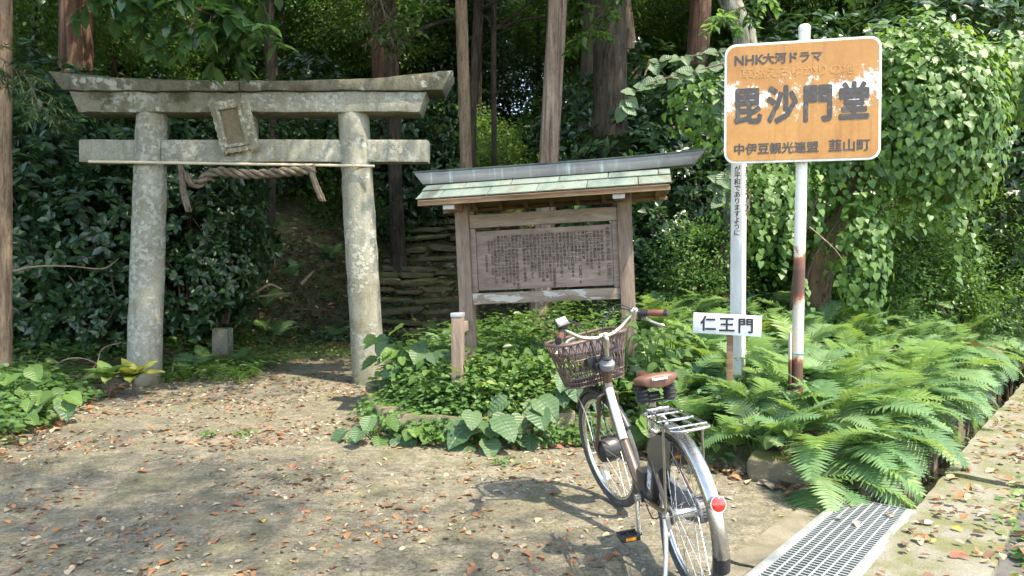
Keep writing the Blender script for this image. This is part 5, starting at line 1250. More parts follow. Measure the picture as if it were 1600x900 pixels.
# leafy boughs hanging into the top of the picture
def bough(name, label, pts_px, Y, kind, L, per, mat, r=.02, spread=.28, wide=1.1, cat='branch', n_side=9, hang=.15):
    pts_ = [P(u, v, Y + dy) for (u, v, dy) in pts_px]; O_ = pts_[0].copy()
    e = empty(name, O_, label=label, cat=cat)
    cl_ = catmull([p - O_ for p in pts_], 6); m_ = len(cl_)
    mb = MB(); mb.tube(cl_, [r * (1 - .8 * i / m_) for i in range(m_)], 7)
    P_, A_, U_, LL = [], [], [], []
    for i in range(n_side):
        t = (i + 1) / n_side; k = min(m_ - 2, int(t * m_)); p = cl_[k]; d = (cl_[min(m_ - 1, k + 1)] - cl_[k]).normalized()
        for s in range(3):
            dv = (d * .5 + Vector((rnd.uniform(-1, 1), rnd.uniform(-1, 1), rnd.uniform(-.6, .4) - hang))).normalized(); ln = spread * rnd.uniform(.6, 1.3)
            mb.tube([p, p + dv * ln * .5 + Vector((0, 0, .01)), p + dv * ln - Vector((0, 0, .02))], [r * .25, r * .18, r * .08], 4)
            for j in range(per):
                f = rnd.uniform(.3, 1.02); A_.append(tuple(dv * .5 + Vector((rnd.uniform(-1, 1), rnd.uniform(-1, 1), rnd.uniform(-.7, .25))))); P_.append(tuple(p + dv * ln * f)); U_.append((rnd.uniform(-.4, .4), rnd.uniform(-.6, .2), 1)); LL.append(L * rnd.uniform(.7, 1.25))
    mb.build('bough', M_TWIG, e)
    v, f = leaves(kind, np.array(P_), np.array(A_), np.array(U_), np.array(LL), np.array(LL) * wide); me = mesh_np('foliage', v, f); me.shade_smooth(); link('foliage', me, e, mat)
    return e
bough('hanging_branch', 'glossy evergreen branch hanging over the left half of the gate', [(40, -90, 0), (140, -40, .1), (230, -10, 0), (310, 15, -.1), (365, 35, 0)], 6.6, 'ellip', .17, 12, L_BOUGH, .022, .42, 1.2, n_side=16)
bough('hanging_branch', 'glossy leaves hanging from the top edge above the plaque', [(180, -110, 0), (270, -70, .1), (340, -50, 0), (400, -30, 0)], 7.0, 'ellip', .16, 11, L_BOUGH, .02, .38, 1.2, n_side=9)
bough('cedar_twig', 'feathery cedar twig in front of the trunk at the left edge', [(-60, 60, 0), (0, 90, 0), (40, 120, 0), (65, 175, 0)], 6.4, 'needle', .09, 50, L_CEDAR, .014, .26, 1.3, n_side=8)
bough('cedar_spray', 'drooping brownish cedar spray at the top above the gate', [(560, -80, 0), (585, -30, 0), (600, 20, 0), (610, 60, 0)], 9.5, 'needle', .13, 46, leaf_mat('browned_cedar', [(.03, .06, .02), (.06, .07, .03), (.13, .09, .05)], .6, .15), .02, .35, 1.2, n_side=8, hang=.6)
bough('hanging_branch', 'thin leafy branch above the light trunks at the top', [(700, -80, 0), (680, -20, .2), (650, 20, 0), (615, 40, 0)], 9.5, 'diamond', .11, 14, L_MID, .016, .4, 1.1, n_side=8)
bough('hanging_branch', 'leafy branch hanging beside the pale trunk at the top', [(1000, -80, 0), (980, -20, 0), (940, 20, 0), (915, 60, 0)], 9.0, 'diamond', .11, 14, L_MID, .016, .4, 1.1, n_side=8)
bough('hanging_branch', 'pale-leaved branch at the top edge left of the orange sign', [(1230, -40, 0), (1180, 0, 0), (1130, 30, 0)], 7.5, 'diamond', .10, 12, L_LIGHT, .012, .3, 1.1, n_side=6)

# ------------------------------------------------------------------ tree smothered in a heart-leaved vine, right
vt = empty('vine_covered_tree', (4.0, 7.7, h1(4.0, 7.7)), label='tree smothered in bright heart-leaved vine right of the orange sign', cat='tree')
O = vt.location.copy()
mb = MB()
mb.tube(catmull([(-.75, .1, -.3), (-.7, .05, .8), (-.35, 0, 1.7), (.0, -.1, 2.5), (.3, -.1, 3.2)], 5), [.16 - .0045 * i for i in range(21)], 10)
mb.build('trunk', mottled('vine_stem_bark', [(.05, .03, .018), (.12, .07, .04), (.2, .125, .07)], 8, .95, .8, 50, (1, 1, .2)), vt, wob=.02, wscale=4)
mb = MB()
for k in range(6):
    x0 = rnd.uniform(-1.0, -.2); mb.tube(catmull([(x0, rnd.uniform(-.2, .2), .0), (x0 + rnd.uniform(-.2, .3), -.15, .8), (x0 + rnd.uniform(.1, .6), -.2, 1.6), (x0 + rnd.uniform(.3, .9), -.2, 2.4)], 4), .012, 5)
mb.build('vine_stem', M_TWIG, vt)
lobes = [((4.2, 7.35, 2.95), (.72, .55, .92), 3200), ((4.55, 7.5, 2.75), (.55, .5, .85), 1700), ((5.3, 7.7, 3.35), (.8, .5, .45), 1300), ((3.85, 7.5, 3.35), (.5, .45, .5), 1100), ((3.65, 7.5, 2.55), (.55, .4, .75), 1000), ((3.55, 7.3, 1.45), (.32, .25, .8), 420), ((3.05, 7.9, 2.05), (.85, .4, .8), 1000), ((2.1, 7.6, 3.05), (.5, .35, .42), 420), ((6.1, 8.2, 3.4), (.8, .5, .6), 300)]
P_, U_ = [], []
for c, r3, n in lobes:
    d = norm(G_.normal(size=(n, 3)) + np.array((0, -.55, .2))); rad = G_.uniform(.70, 1.08, n) * (1 + .12 * np.sin(d[:, 0] * 9 + 3) * np.cos(d[:, 2] * 7))
    P_.append(np.array(c) + d * rad[:, None] * np.array(r3)); U_.append(d)
# strands trailing from the underside
for k in range(12):
    ax_ = rnd.uniform(3.7, 4.8); z0 = rnd.uniform(1.8, 2.3); yy_ = rnd.uniform(7.0, 7.4); ln = rnd.uniform(.2, .6); n = int(ln * 20)
    P_.append(np.stack([ax_ + np.cumsum(G_.normal(0, .02, n)), np.full(n, yy_) + G_.normal(0, .03, n), z0 - np.linspace(0, ln, n)], -1)); U_.append(np.tile([0, -1, .2], (n, 1)) + G_.normal(0, .3, (n, 3)))
for k in range(12):
    ax_ = rnd.uniform(2.4, 3.2); z0 = rnd.uniform(1.7, 2.6); yy_ = rnd.uniform(7.0, 7.4); ln = rnd.uniform(.3, .8); n = int(ln * 20)
    P_.append(np.stack([ax_ + np.cumsum(G_.normal(0, .02, n)), np.full(n, yy_) + G_.normal(0, .03, n), z0 - np.linspace(0, ln, n)], -1)); U_.append(np.tile([0, -1, .2], (n, 1)) + G_.normal(0, .3, (n, 3)))
pos = np.concatenate(P_) - np.array(O); nrm = np.concatenate(U_); nrm = norm(nrm + np.array((0, -.25, .25)) + G_.normal(0, .28, nrm.shape)); n = len(pos)
down_ = np.array((0, 0, -1)) + G_.normal(0, .28, (n, 3)); ax_ = down_ - nrm * np.sum(down_ * nrm, -1, keepdims=True) * .75 + nrm * .18
LLv = .036 + .07 * G_.beta(2, 2.6, n)
T_, F_ = LT['heart']; hm = mesh_np('leaf', T_, F_); hm.shade_smooth(); hm.materials.append(L_VINE)
front = np.argsort(pos[:, 1])[:2600]; pick = G_.choice(front, 300, replace=False); rest = np.setdiff1d(np.arange(n), pick)
for i in pick:
    y_ = Vector(ax_[i]).normalized(); x_ = y_.cross(Vector(nrm[i])).normalized(); z_ = x_.cross(y_)
    o = link('leaf', hm, vt); o.location = pos[i]; o.scale = (float(LLv[i]) * 1.1,) * 3
    o.rotation_euler = Matrix((x_, y_, z_)).transposed().to_euler()
v, f = leaves('heart', pos[rest], ax_[rest], nrm[rest], LLv[rest]); me = mesh_np('leaf_mass', v, f); me.shade_smooth(); tag(link('leaf_mass', me, vt, L_VINE), kind='stuff')
tn = 260; tp = ball(tn, .9) * np.array((.72, .55, .92)) + np.array((4.2, 7.35, 3.0)) - np.array(O); tp[:, 2] = np.abs(tp[:, 2] - 2.0) + 2.0
v, f = leaves('needle', tp, G_.normal(size=(tn, 3)) + np.array((0, -.3, .6)), G_.normal(size=(tn, 3)), .09, .12); link('tendrils', mesh_np('tendrils', v, f), vt, L_YEL)
# lichened limb and the leafy spray reaching left of the sign
gl = empty('lichened_tree', (2.55, 8.3, h1(2.55, 8.3)), label='grey lichened trunk above the left corner of the orange sign', cat='tree')
mb = MB(); a = P(1165, 80, 8.3) - gl.location; b2 = P(1140, 0, 8.3) - gl.location
mb.tube(catmull([(0, 0, -.3), (.05, 0, 1.2), a, b2, b2 + Vector((-.3, .2, 1.5)), b2 + Vector((-.2, .3, 4))], 4), [.16 - .003 * i for i in range(21)], 12)
mb.build('trunk', BARKS['grey'], gl, wob=.015, wscale=4); o = link('crown', CROWN[1], gl); o.location = b2 + Vector((.8, .6, 5.2)); o.scale = (.9,) * 3
sp_ = empty('vine_spray', P(1140, 90, 7.2), label='leafy vine spray with one dead brown leaf left of the orange sign', cat='branch')
O2 = sp_.location.copy()
def spray(ctl, Y, per, L, col):
    cl_ = catmull([P(u, v, Y) - O2 for u, v in ctl], 5); mb = MB(); m_ = len(cl_); mb.tube(cl_, [.011 * (1 - .7 * i / m_) for i in range(m_)], 6); mb.build('stem', M_TWIG, sp_)
    for i in range(per):
        hm2 = rnd.choice(HM2); p = cl_[int((i + .5) / per * (m_ - 1))]; s = -1 if i % 2 else 1
        o = link('leaf', hm2, sp_); o.location = p; o.scale = (L * rnd.uniform(.7, 1.25),) * 3
        y_ = Vector((s * rnd.uniform(.2, .9), rnd.uniform(-.5, .2), rnd.uniform(-.8, .3))).normalized(); z_ = Vector((rnd.uniform(-.3, .3), -.9, rnd.uniform(.2, .9))); x_ = y_.cross(z_).normalized(); z_ = x_.cross(y_)
        o.rotation_euler = Matrix((x_, y_, z_)).transposed().to_euler()
LV_SPRAY = leaf_mat('veined_spray_leaf', [(.05, .10, .045), (.075, .135, .06), (.11, .165, .085)], .5, .3, (.2, .36, .08), veins=True)
HM2 = [heart_hi('leaf', LV_SPRAY, k + 20) for k in range(4)]
spray([(1145, 95), (1110, 105), (1060, 118), (1020, 128), (985, 150), (972, 175)], 7.0, 22, .13, 0)
spray([(1145, 80), (1100, 85), (1050, 92), (1010, 100)], 7.1, 15, .12, 0)
spray([(1150, 110), (1130, 140), (1125, 170), (1132, 190)], 7.0, 12, .12, 0)
spray([(1135, 270), (1120, 290), (1128, 320)], 6.6, 8, .12, 0)
dm = heart_hi('leaf', leaf_mat('dead_leaf', [(.20, .11, .06), (.26, .15, .085)], .8, .2, (.3, .15, .05)), 31)
o = link('dead_leaf', dm, sp_, None, P(1008, 112, 6.95) - O2, (R(120), R(30), R(100)), .15); o['label'] = 'dead brown leaf caught on the spray'

# ------------------------------------------------------------------ ferns
def frond_mesh(seed, npair=24, a0=62, a1=-38, tip=.0):
    q = random.Random(seed); n = 26; pts_ = [Vector((0, 0, 0))]; tg = []
    for i in range(n):
        t = i / n; a = R(a0 + (a1 - a0) * t ** 1.1); tg.append(Vector((.05 * math.sin(t * 3 + seed), math.cos(a), math.sin(a)))); pts_.append(pts_[-1] + tg[-1] / n)
    V_, F_ = [], []
    def quad(a, b, c, d):
        k = len(V_); V_.extend([a, b, c, d]); F_.append((k, k + 1, k + 2, k + 3))
    for i in range(n - 1):      # rachis
        w_ = .0085 * (1 - i / n * .8); p, p2 = pts_[i], pts_[i + 1]; quad(p - Vector((w_, 0, 0)), p + Vector((w_, 0, 0)), p2 + Vector((w_ * .95, 0, 0)), p2 - Vector((w_ * .95, 0, 0)))
    for j in range(npair):
        t = .14 + .85 * j / (npair - 1); k = min(n - 1, int(t * n)); p = pts_[k].lerp(pts_[k + 1], t * n - k); d = tg[k]
        ln = .27 * (math.sin(math.pi * (t * .86 + .07) ** .8) ** .8) * q.uniform(.88, 1.1)
        up = Vector((0, -d.z, d.y)); wd = .85 / npair * .52
        for s in (-1, 1):
            o = Vector((s, 0, 0)) * .93 + d * (.28 + .3 * t) ; o.normalize(); dro = q.uniform(.05, .3)
            rows = []
            for m_, wk in ((0, .8), (.35, 1.0), (.7, .66), (1.0, .06)):
                c = p + o * ln * m_ + up * (.10 * m_ * ln * 2 - dro * ln * m_ * m_); rows.append((c - d * wd * wk, c + d * wd * wk))
            b = len(V_); 
            for r_ in rows: V_.extend(r_)
            for m_ in range(3):
                F_.append((b + 2 * m_, b + 2 * m_ + 2, b + 2 * m_ + 3, b + 2 * m_ + 1) if s > 0 else (b + 2 * m_, b + 2 * m_ + 1, b + 2 * m_ + 3, b + 2 * m_ + 2))
    me = mesh_np('frond', np.array(V_), np.array(F_)); me.materials.append(L_FERN); return me
FROND = [frond_mesh(1, 24, 74, -6), frond_mesh(2, 26, 66, -20), frond_mesh(3, 22, 80, 8), frond_mesh(4, 25, 58, -38), frond_mesh(5, 20, 70, 0), frond_mesh(6, 28, 62, -12)]
for me_ in FROND[4:5]: me_.materials.clear(); me_.materials.append(L_VAR)
DEADF = frond_mesh(9, 18, 40, -60); DEADF.materials.clear(); DEADF.materials.append(leaf_mat('dead_frond', [(.16, .10, .05), (.22, .145, .07)], .8, .2, (.3, .18, .06)))
q = random.Random(31)
def fern(x, y, s, nf, label, group='ferns on the bank beside the ditch', lift=1.0):
    e = empty('fern', (x, y, h1(x, y) - .02), (0, 0, q.uniform(0, 6.28)), label, 'fern', group)
    for k in range(nf):
        o = link('frond', q.choice(FROND) if q.random() > .045 else DEADF, e); o.scale = (s * q.uniform(.75, 1.15),) * 3
        o.rotation_euler = (q.uniform(-.25, .3) * lift, q.uniform(-.3, .3), k * 6.283 / nf + q.uniform(-.4, .4)); o.location = (q.uniform(-.03, .03), q.uniform(-.03, .03), 0)
def sd_ditch(x, y): return (x - DA[0]) * DN[0] + (y - DA[1]) * DN[1]
done = []; tries = 0
while len(done) < 400 and tries < 20000:
    tries += 1
    y = q.uniform(4.55, 12.5); u = q.uniform(1030, 1640); x = (u - 800) / FPX * y
    s = sd_ditch(x, y)
    if s > -.06 - .03 * (y - 4): continue
    if float(poly_sd(np.array([x]), np.array([y]), BED)[0]) < (.12 if x < 1.2 else .05): continue
    if (x - BP.x) < 1.0 and y < 6.6 and x < 1.15: continue
    mind = .165 + .027 * (y - 4.5)
    if any((x - a) ** 2 + (y - b_) ** 2 < mind ** 2 for a, b_ in done): continue
    if (x - 1.99) ** 2 + (y - 5.0) ** 2 < .02: continue
    done.append((x, y))
    z = h1(x, y); sc = q.uniform(.36, .60) * (1 + .05 * max(0, y - 7))
    if 1.2 < x < 1.8 and y < 5.25: sc = min(sc, .46)
    row = 'foremost green fern' if y < 5.2 else ('green fern in the second row' if y < 6.2 else ('green fern in the middle of the bank' if y < 7.6 else ('small-looking fern high on the bank' if y < 9.6 else 'farthest fern at the top of the bank')))
    uu = 800 + x / y * FPX
    colm = next(c for lim, c in ((1140, 'left of the white prayer pole'), (1200, 'beside the white prayer pole'), (1290, 'around the rusty sign pole'), (1370, 'right of the rusty sign pole'), (1450, 'below the left of the vine'), (1530, 'below the right of the vine'), (9999, 'near the right edge')) if uu < lim)
    fern(x, y, sc, q.choice((6, 7, 8)), row + ' ' + colm, 'ferns on the bank ' + colm)
q2 = random.Random(88); t = .12
while t < 9:                          # ferns leaning out over the ditch
    s_ = q2.uniform(-.26, -.14); p = DA + DD * t + DN * s_
    e = empty('fern', (p[0], p[1], h1(p[0], p[1])), label=('fern leaning over the ditch right beyond the grate' if t < 1.2 else ('fern leaning over the near part of the ditch' if t < 3 else ('fern leaning over the ditch halfway to the right edge' if t < 5.5 else 'fern leaning over the far end of the ditch'))), cat='fern', group='ferns leaning over the ditch')
    base_a = math.atan2(DN[1], DN[0]) - math.pi / 2
    for k in range(9):
        o = link('frond', q.choice(FROND), e); o.scale = (q2.uniform(.5, .74),) * 3
        o.rotation_euler = (q2.uniform(-.95, -.15), q2.uniform(-.3, .3), base_a + q2.uniform(-1.5, 1.5)); o.location = (q2.uniform(-.05, .05), q2.uniform(-.05, .05), 0)
    t += q2.uniform(.2, .3) * (1 + t * .08)
for (u, v, Y, s, lab) in ((800, 520, 6.3, .34, 'small fern under the lower rail of the board'), (640, 540, 7.4, .34, 'small fern at the foot of the right torii pillar'), (320, 540, 8.7, .45, 'fern right of the left torii pillar'), (370, 535, 9.0, .4, 'fern in front of the stone marker'), (290, 560, 8.4, .38, 'fern behind the foot of the left torii pillar'), (690, 520, 8.2, .4, 'fern behind the board stay post'), (430, 480, 11.5, .5, 'fern at the foot of the slope between the pillars'), (720, 470, 10.5, .45, 'fern beside the stairs left of the board post'), (415, 440, 12.2, .55, 'dark fern on the slope left of the pale broken branch'), (455, 400, 13.2, .5, 'dark fern on the slope above the pale broken branch'), (520, 470, 12.4, .4, 'dark fern at the foot of the stairs left of the right pillar'), (690, 440, 12.5, .45, 'dark fern at the right side of the stairs'), (520, 350, 14.5, .5, 'dark fern high on the slope left of the right pillar')):
    p = P(u, v, Y); fern(p.x, Y, s, 6, lab, None)

# ------------------------------------------------------------------ broad-leaved plants at the front of the bed
LV_HEART = leaf_mat('veined_broad_leaf', [(.040, .090, .040), (.055, .115, .050), (.075, .135, .055)], .5, .28, (.2, .38, .07), veins=True)
LV_LIGHT = leaf_mat('veined_light_leaf', [(.05, .11, .022), (.075, .15, .03), (.105, .19, .038)], .48, .4, (.26, .44, .06), veins=True)
HBS = [heart_hi('leaf', LV_HEART, k) for k in range(4)]; HBLS = [heart_hi('leaf', LV_LIGHT, k + 5) for k in range(4)]; HBV = heart_hi('leaf', L_VAR, 1); HBY = heart_hi('leaf', L_YEL, 2); HB, HBL = HBS, HBLS
q = random.Random(9)
def broad(name, x, y, label, spec, cat='plant', z0=None):
    """spec: list of (dx, dy, dz, size, mesh) leaf tips; stems run from the root to each blade"""
    z = h1(x, y) if z0 is None else z0
    e = empty(name, (x, y, z), label=label, cat=cat)
    for (dx, dy, dz, s, mesh) in spec:
        p = Vector((dx, dy, dz)); mb = MB(); mb.tube(catmull([(q.uniform(-.02, .02), q.uniform(-.02, .02), -.02), p * .5 + Vector((0, 0, dz * .3 + .02)), p], 4), [.0055 - .0004 * i for i in range(9)], 5); mb.build('stem', L_LIGHT, e)
        out = Vector((dx, dy - .08, 0)); out = out.normalized() if out.length > .01 else Vector((0, -1, 0))
        y_ = (out + Vector((q.uniform(-.4, .4), q.uniform(-.5, .1), -.45 + q.uniform(-.3, .2)))).normalized(); z_ = (Vector((0, -.35, 1)) + Vector((q.uniform(-.3, .3), q.uniform(-.3, .1), 0))); x_ = y_.cross(z_).normalized(); z_ = x_.cross(y_)
        o = link('leaf', mesh, e); o.location = p; o.scale = (s * q.uniform(.95, 1.05),) * 3; o.rotation_euler = Matrix((x_, y_, z_)).transposed().to_euler()
    return e
def ring(n, r, h0, h1_, s0, s1, ms, front=True):
    out = []
    for i in range(n):
        a = q.uniform(-math.pi, 0) if front and q.random() < .8 else q.uniform(0, 6.28); rr_ = r * q.uniform(.35, 1)
        out.append((math.cos(a) * rr_, math.sin(a) * rr_ * .7, q.uniform(h0, h1_), q.uniform(s0, s1), q.choice(q.choice(ms))))
    return out
bp_ = [(-.24, 5.36, 'broad heart-leaved plant with large dull green leaves in the middle of the bed front', ring(11, .30, .02, .30, .17, .235, (HB,))),
       (.10, 5.40, 'broad heart-leaved plant with large leaves just right of the middle of the bed front', ring(10, .30, .04, .36, .17, .235, (HB,))),
       (.42, 5.62, 'large-leaved plant beside the bicycle front wheel', ring(7, .25, .1, .34, .15, .2, (HB,))),
       (-1.05, 5.46, 'broad-leaved plant sprawling at the left corner of the bed', ring(10, .3, .03, .22, .12, .17, (HB, HBL))),
       (-.70, 5.40, 'bright heart-leaved plant between the two sprawling plants', ring(9, .2, .03, .2, .1, .14, (HBL,))),
       (.62, 5.42, 'small heart-leaved plant on the ground at the front wheel', ring(8, .16, .0, .12, .07, .1, (HBL,))),
       (.98, 5.15, 'upright light green plant behind the bicycle frame', ring(13, .24, .1, .5, .12, .18, (HBL,))),
       (-.95, 6.9, 'leafy plant with rounded leaves beside the right torii pillar', ring(12, .4, .15, .5, .14, .18, (HB, HBL))),
       (-.75, 6.4, 'leafy plant with rounded leaves left of the board stay post', ring(12, .35, .1, .45, .13, .18, (HB, HBL))),
       (-4.05, 6.1, 'low broad-leaved plant at the left edge of the clearing', ring(12, .35, .05, .28, .13, .19, (HBL, HB))),
       (-4.45, 6.4, 'low broad-leaved plant among the ground cover at the far left', ring(12, .35, .05, .3, .14, .19, (HBL,))),
       (-4.15, 5.7, 'low bright plant at the lower left edge', ring(10, .3, .03, .2, .1, .15, (HBL,)))]
for k, (x, y, hg, lab) in enumerate(((.88, 5.72, .74, 'leafy weed reaching up in front of the lower right of the board'), (1.12, 5.72, .62, 'leafy weed right of the right board post'), (.72, 5.8, .5, 'leafy weed behind the bicycle basket'), (.2, 5.85, .42, 'leafy weed in the bed below the board panel'), (-.1, 5.8, .4, 'leafy weed right of the board stay post'), (-.62, 5.85, .36, 'leafy weed left of the board stay post'), (1.3, 5.9, .6, 'leafy weed left of the small white board'), (-1.0, 6.3, .45, 'leafy weed near the right torii pillar'), (1.15, 5.3, .5, 'leafy weed behind the bicycle rack'), (1.6, 4.72, .3, 'leafy weed at the front of the ferns by the rear wheel'), (1.75, 4.5, .25, 'leafy weed beside the far corner of the grate'), (1.35, 4.95, .3, 'leafy weed at the front edge behind the rack'))):
    spec = []
    for j in range(int(hg * 34)):
        a = j * 2.4; z_ = hg * (.2 + .8 * (j / (hg * 34))); rr_ = .05 + .13 * (1 - z_ / hg) + q.uniform(0, .05); spec.append((math.cos(a) * rr_, math.sin(a) * rr_, z_, q.uniform(.06, .10), q.choice(HBL)))
    broad('leafy_weed', x, y, lab, spec, z0=h1(x, y))
for (x, y, lab, spec) in bp_: broad('broad_leaf_plant', x, y, lab, spec)
# rosette plants by the left pillar
for (u, v, Y, mesh, lab, s) in ((170, 607, 7.1, HBV, 'pale green rosette plant left of the left pillar foot', .25), (208, 592, 7.2, HBY, 'yellowing rosette plant against the left pillar foot', .26)):
    p = P(u, v, Y); e = empty('rosette_plant', (p.x, Y, h1(p.x, Y)), label=lab, cat='plant')
    for k in range(11):
        a = k * 2.4; el = .95 - .07 * k; y_ = Vector((math.cos(a) * math.cos(el), math.sin(a) * math.cos(el) - .15, math.sin(el))).normalized(); z_ = Vector((-math.cos(a), -math.sin(a), .8)); x_ = y_.cross(z_).normalized(); z_ = x_.cross(y_)
        o = link('leaf', mesh, e); o.location = (0, 0, .2); o.scale = (s * .6, s * (1.0 + .05 * (k % 3)), s); o.rotation_euler = Matrix((x_, y_, z_)).transposed().to_euler()
    mb = MB(); mb.tube([(0, 0, -.05), (0, 0, .21)], .012, 6); mb.build('stem', M_TWIG, e)

# ------------------------------------------------------------------ ground cover that nobody could count
def carpet(name, label, pts_, kind, mat, L, hgt, per, wide=1.0, spread=.1, stemr=0):
    pts_ = np.array(pts_); n = len(pts_) * per
    c = np.repeat(pts_, per, 0); hh_ = np.repeat(G_.uniform(.35, 1, len(pts_)) * hgt, per) * np.sqrt(G_.random(n))
    x = c[:, 0] + G_.normal(0, spread, n); y = c[:, 1] + G_.normal(0, spread, n)
    z = H(x, y) + hh_ + .015
    off = np.stack([x - c[:, 0], y - c[:, 1], np.zeros(n)], -1)
    ax = norm(off) + G_.normal(0, .5, (n, 3)); ax[:, 2] = ax[:, 2] * .4 - .1; up = np.array((0, -.2, 1)) + G_.normal(0, .35, (n, 3))
    ll = L * G_.uniform(.6, 1.3, n)
    v, f = leaves(kind, np.stack([x, y, z], -1), ax, up, ll, ll * wide); me = mesh_np(name, v, f); me.shade_smooth()
    return tag(link(name, me, None, mat), label, 'ground cover', None, 'stuff')
def scatter(n, fn, x0, x1, y0, y1, seed):
    q = random.Random(seed); out = []; t = 0
    while len(out) < n and t < n * 60:
        t += 1; x, y = q.uniform(x0, x1), q.uniform(y0, y1)
        if fn(x, y): out.append((x, y))
    return out
def inpoly(poly, m=0.0): return lambda x, y: float(poly_sd(np.array([x]), np.array([y]), poly)[0]) > m
inbed = inpoly(BED, .03); inleft = inpoly(LEFT, .02)
carpet('ground_cover', 'dense small-leaved green undergrowth filling the bed under the notice board', scatter(260, lambda x, y: inbed(x, y) and x < 1.5, -1.4, 1.5, 5.5, 7.6, 1), 'ellip', L_LIGHT, .065, .30, 26, 1.3, .10)
carpet('ground_cover', 'pale yellow-green leaves in the middle of the bed under the board', scatter(90, lambda x, y: inbed(x, y), -.3, 1.2, 5.6, 6.4, 2), 'ellip', L_VAR, .055, .32, 26, 1.4, .09)
carpet('ground_cover', 'darker undergrowth behind the notice board beside the stairs', scatter(200, lambda x, y: inbed(x, y), -1.3, 3.5, 7.2, 11.5, 3), 'ellip', L_MID, .08, .38, 24, 1.2, .14)
carpet('ground_cover', 'small round bright green leaves at the left front of the bed', scatter(170, lambda x, y: poly_sd(np.array([x]), np.array([y]), BED)[0] > -.13, -1.35, -.35, 5.25, 6.4, 4), 'heart', L_LIGHT, .036, .2, 34, 1.0, .06)
carpet('ground_cover', 'leafy undergrowth between the fern plants', scatter(330, lambda x, y: inbed(x, y) and x > 1.2 and sd_ditch(x, y) < -.12, 1.2, 7.5, 4.6, 11, 5), 'ellip', L_FERN, .07, .28, 20, 1.1, .13)
carpet('ground_cover', 'low green leaves along the left edge of the clearing', scatter(170, lambda x, y: inleft(x, y), -5.6, -3.6, 5.0, 7.4, 6), 'ellip', L_LIGHT, .075, .18, 24, 1.4, .11)
carpet('ground_cover', 'dark ground plants under the shrubs left of the gate', scatter(220, lambda x, y: inleft(x, y), -7.0, -3.2, 7.2, 10.5, 7), 'ellip', L_MID, .085, .22, 20, 1.2, .13)
carpet('ground_cover', 'green plants around the stone marker inside the gate', scatter(80, lambda x, y: True, -3.95, -3.0, 7.9, 9.6, 8), 'needle', L_MID, .13, .16, 30, 1.6, .09)
carpet('ground_cover', 'taller mixed leaves scattered through the bed', scatter(70, lambda x, y: inbed(x, y) and x < 1.5, -1.4, 1.5, 5.6, 7.6, 12), 'ellip', L_MID, .10, .48, 14, 1.1, .09)
carpet('ground_cover', 'small weeds sprouting along the concrete kerb', [tuple((DA + DD * t + DN * s)[:2]) for t, s in [(random.Random(i).uniform(-.6, 4.5), random.Random(i + 500).uniform(.55, 1.05)) for i in range(110)]], 'ellip', L_VAR, .05, .08, 18, 1.5, .05)
carpet('ground_cover', 'tiny weeds sprouting from the bare ground in the clearing', [tuple(G(u, v, .03)[:2]) for u, v in ((325, 688), (330, 685), (378, 684), (384, 686), (270, 598), (262, 600), (780, 722), (795, 724), (1560, 800), (1545, 830), (1580, 770), (1530, 850))], 'ellip', L_LIGHT, .035, .04, 22, 1.4, .03)
carpet('ground_cover', 'dark green creepers over the lower slope between the pillars', scatter(170, lambda x, y: True, -4.4, -1.9, 11.4, 14.5, 23), 'ellip', L_DARK, .075, .16, 18, 1.3, .14)
carpet('ground_cover', 'moss tufts growing over the old stone steps', scatter(170, lambda x, y: True, -3.2, .4, 12.0, 17.5, 24), 'diamond', L_MID, .045, .09, 18, 1.4, .12)
carpet('ground_cover', 'low moss and seedlings on the mound at the foot of the stairs', scatter(240, lambda x, y: True, -4.2, -1.6, 9.6, 12.6, 19), 'diamond', L_MID, .04, .06, 26, 1.3, .12)
carpet('ground_cover', 'mossy turf and seedlings on the slope beside the stairs', scatter(260, lambda x, y: abs(x + 1.9 - .12 * (y - 12)) > 1.25, -6, 2.5, 11, 18, 9), 'diamond', L_MID, .06, .12, 16, 1.2, .16)

carpet('ground_cover', 'creeping leaves spilling over the front stones of the bed', scatter(120, lambda x, y: -.13 < poly_sd(np.array([x]), np.array([y]), BED)[0] < .12, -1.3, 1.2, 5.2, 6.6, 14), 'ellip', L_LIGHT, .06, .2, 22, 1.4, .07)
# loose grit
q = random.Random(3); V_, F_ = [], []; ico = [(0, 0, 1), (.9, 0, .3), (.3, .85, .3), (-.7, .5, .3), (-.7, -.5, .3), (.3, -.85, .3), (0, 0, -.5)]; icf = [(0, 1, 2), (0, 2, 3), (0, 3, 4), (0, 4, 5), (0, 5, 1), (6, 2, 1), (6, 3, 2), (6, 4, 3), (6, 5, 4), (6, 1, 5)]
pb = scatter(1500, lambda x, y: abs(x / y) < .76 and sd_ditch(x, y) < -.1 and not inbed(x, y) and not inleft(x, y), -4.5, 2, 2.6, 8, 44); pz = H(np.array([p[0] for p in pb]), np.array([p[1] for p in pb]))
for (x, y), z in zip(pb, pz):
    s = .003 + .011 * q.random() ** 2.5; b = len(V_); a = q.uniform(0, 6)
    V_ += [(x + s * (vx * math.cos(a) - vy * math.sin(a)) * q.uniform(.8, 1.3), y + s * (vx * math.sin(a) + vy * math.cos(a)), z + s * vz * .7) for vx, vy, vz in ico]; F_ += [tuple(b + i for i in f) for f in icf]
tag(link('pebbles', mesh_np('pebbles', np.array(V_), np.array(F_)), None, mottled('pebble_stone', [(.13, .12, .095), (.22, .205, .17), (.32, .30, .26)], 9, .9, 0)), 'loose grit and pebbles on the bare ground', 'pebbles', None, 'stuff')
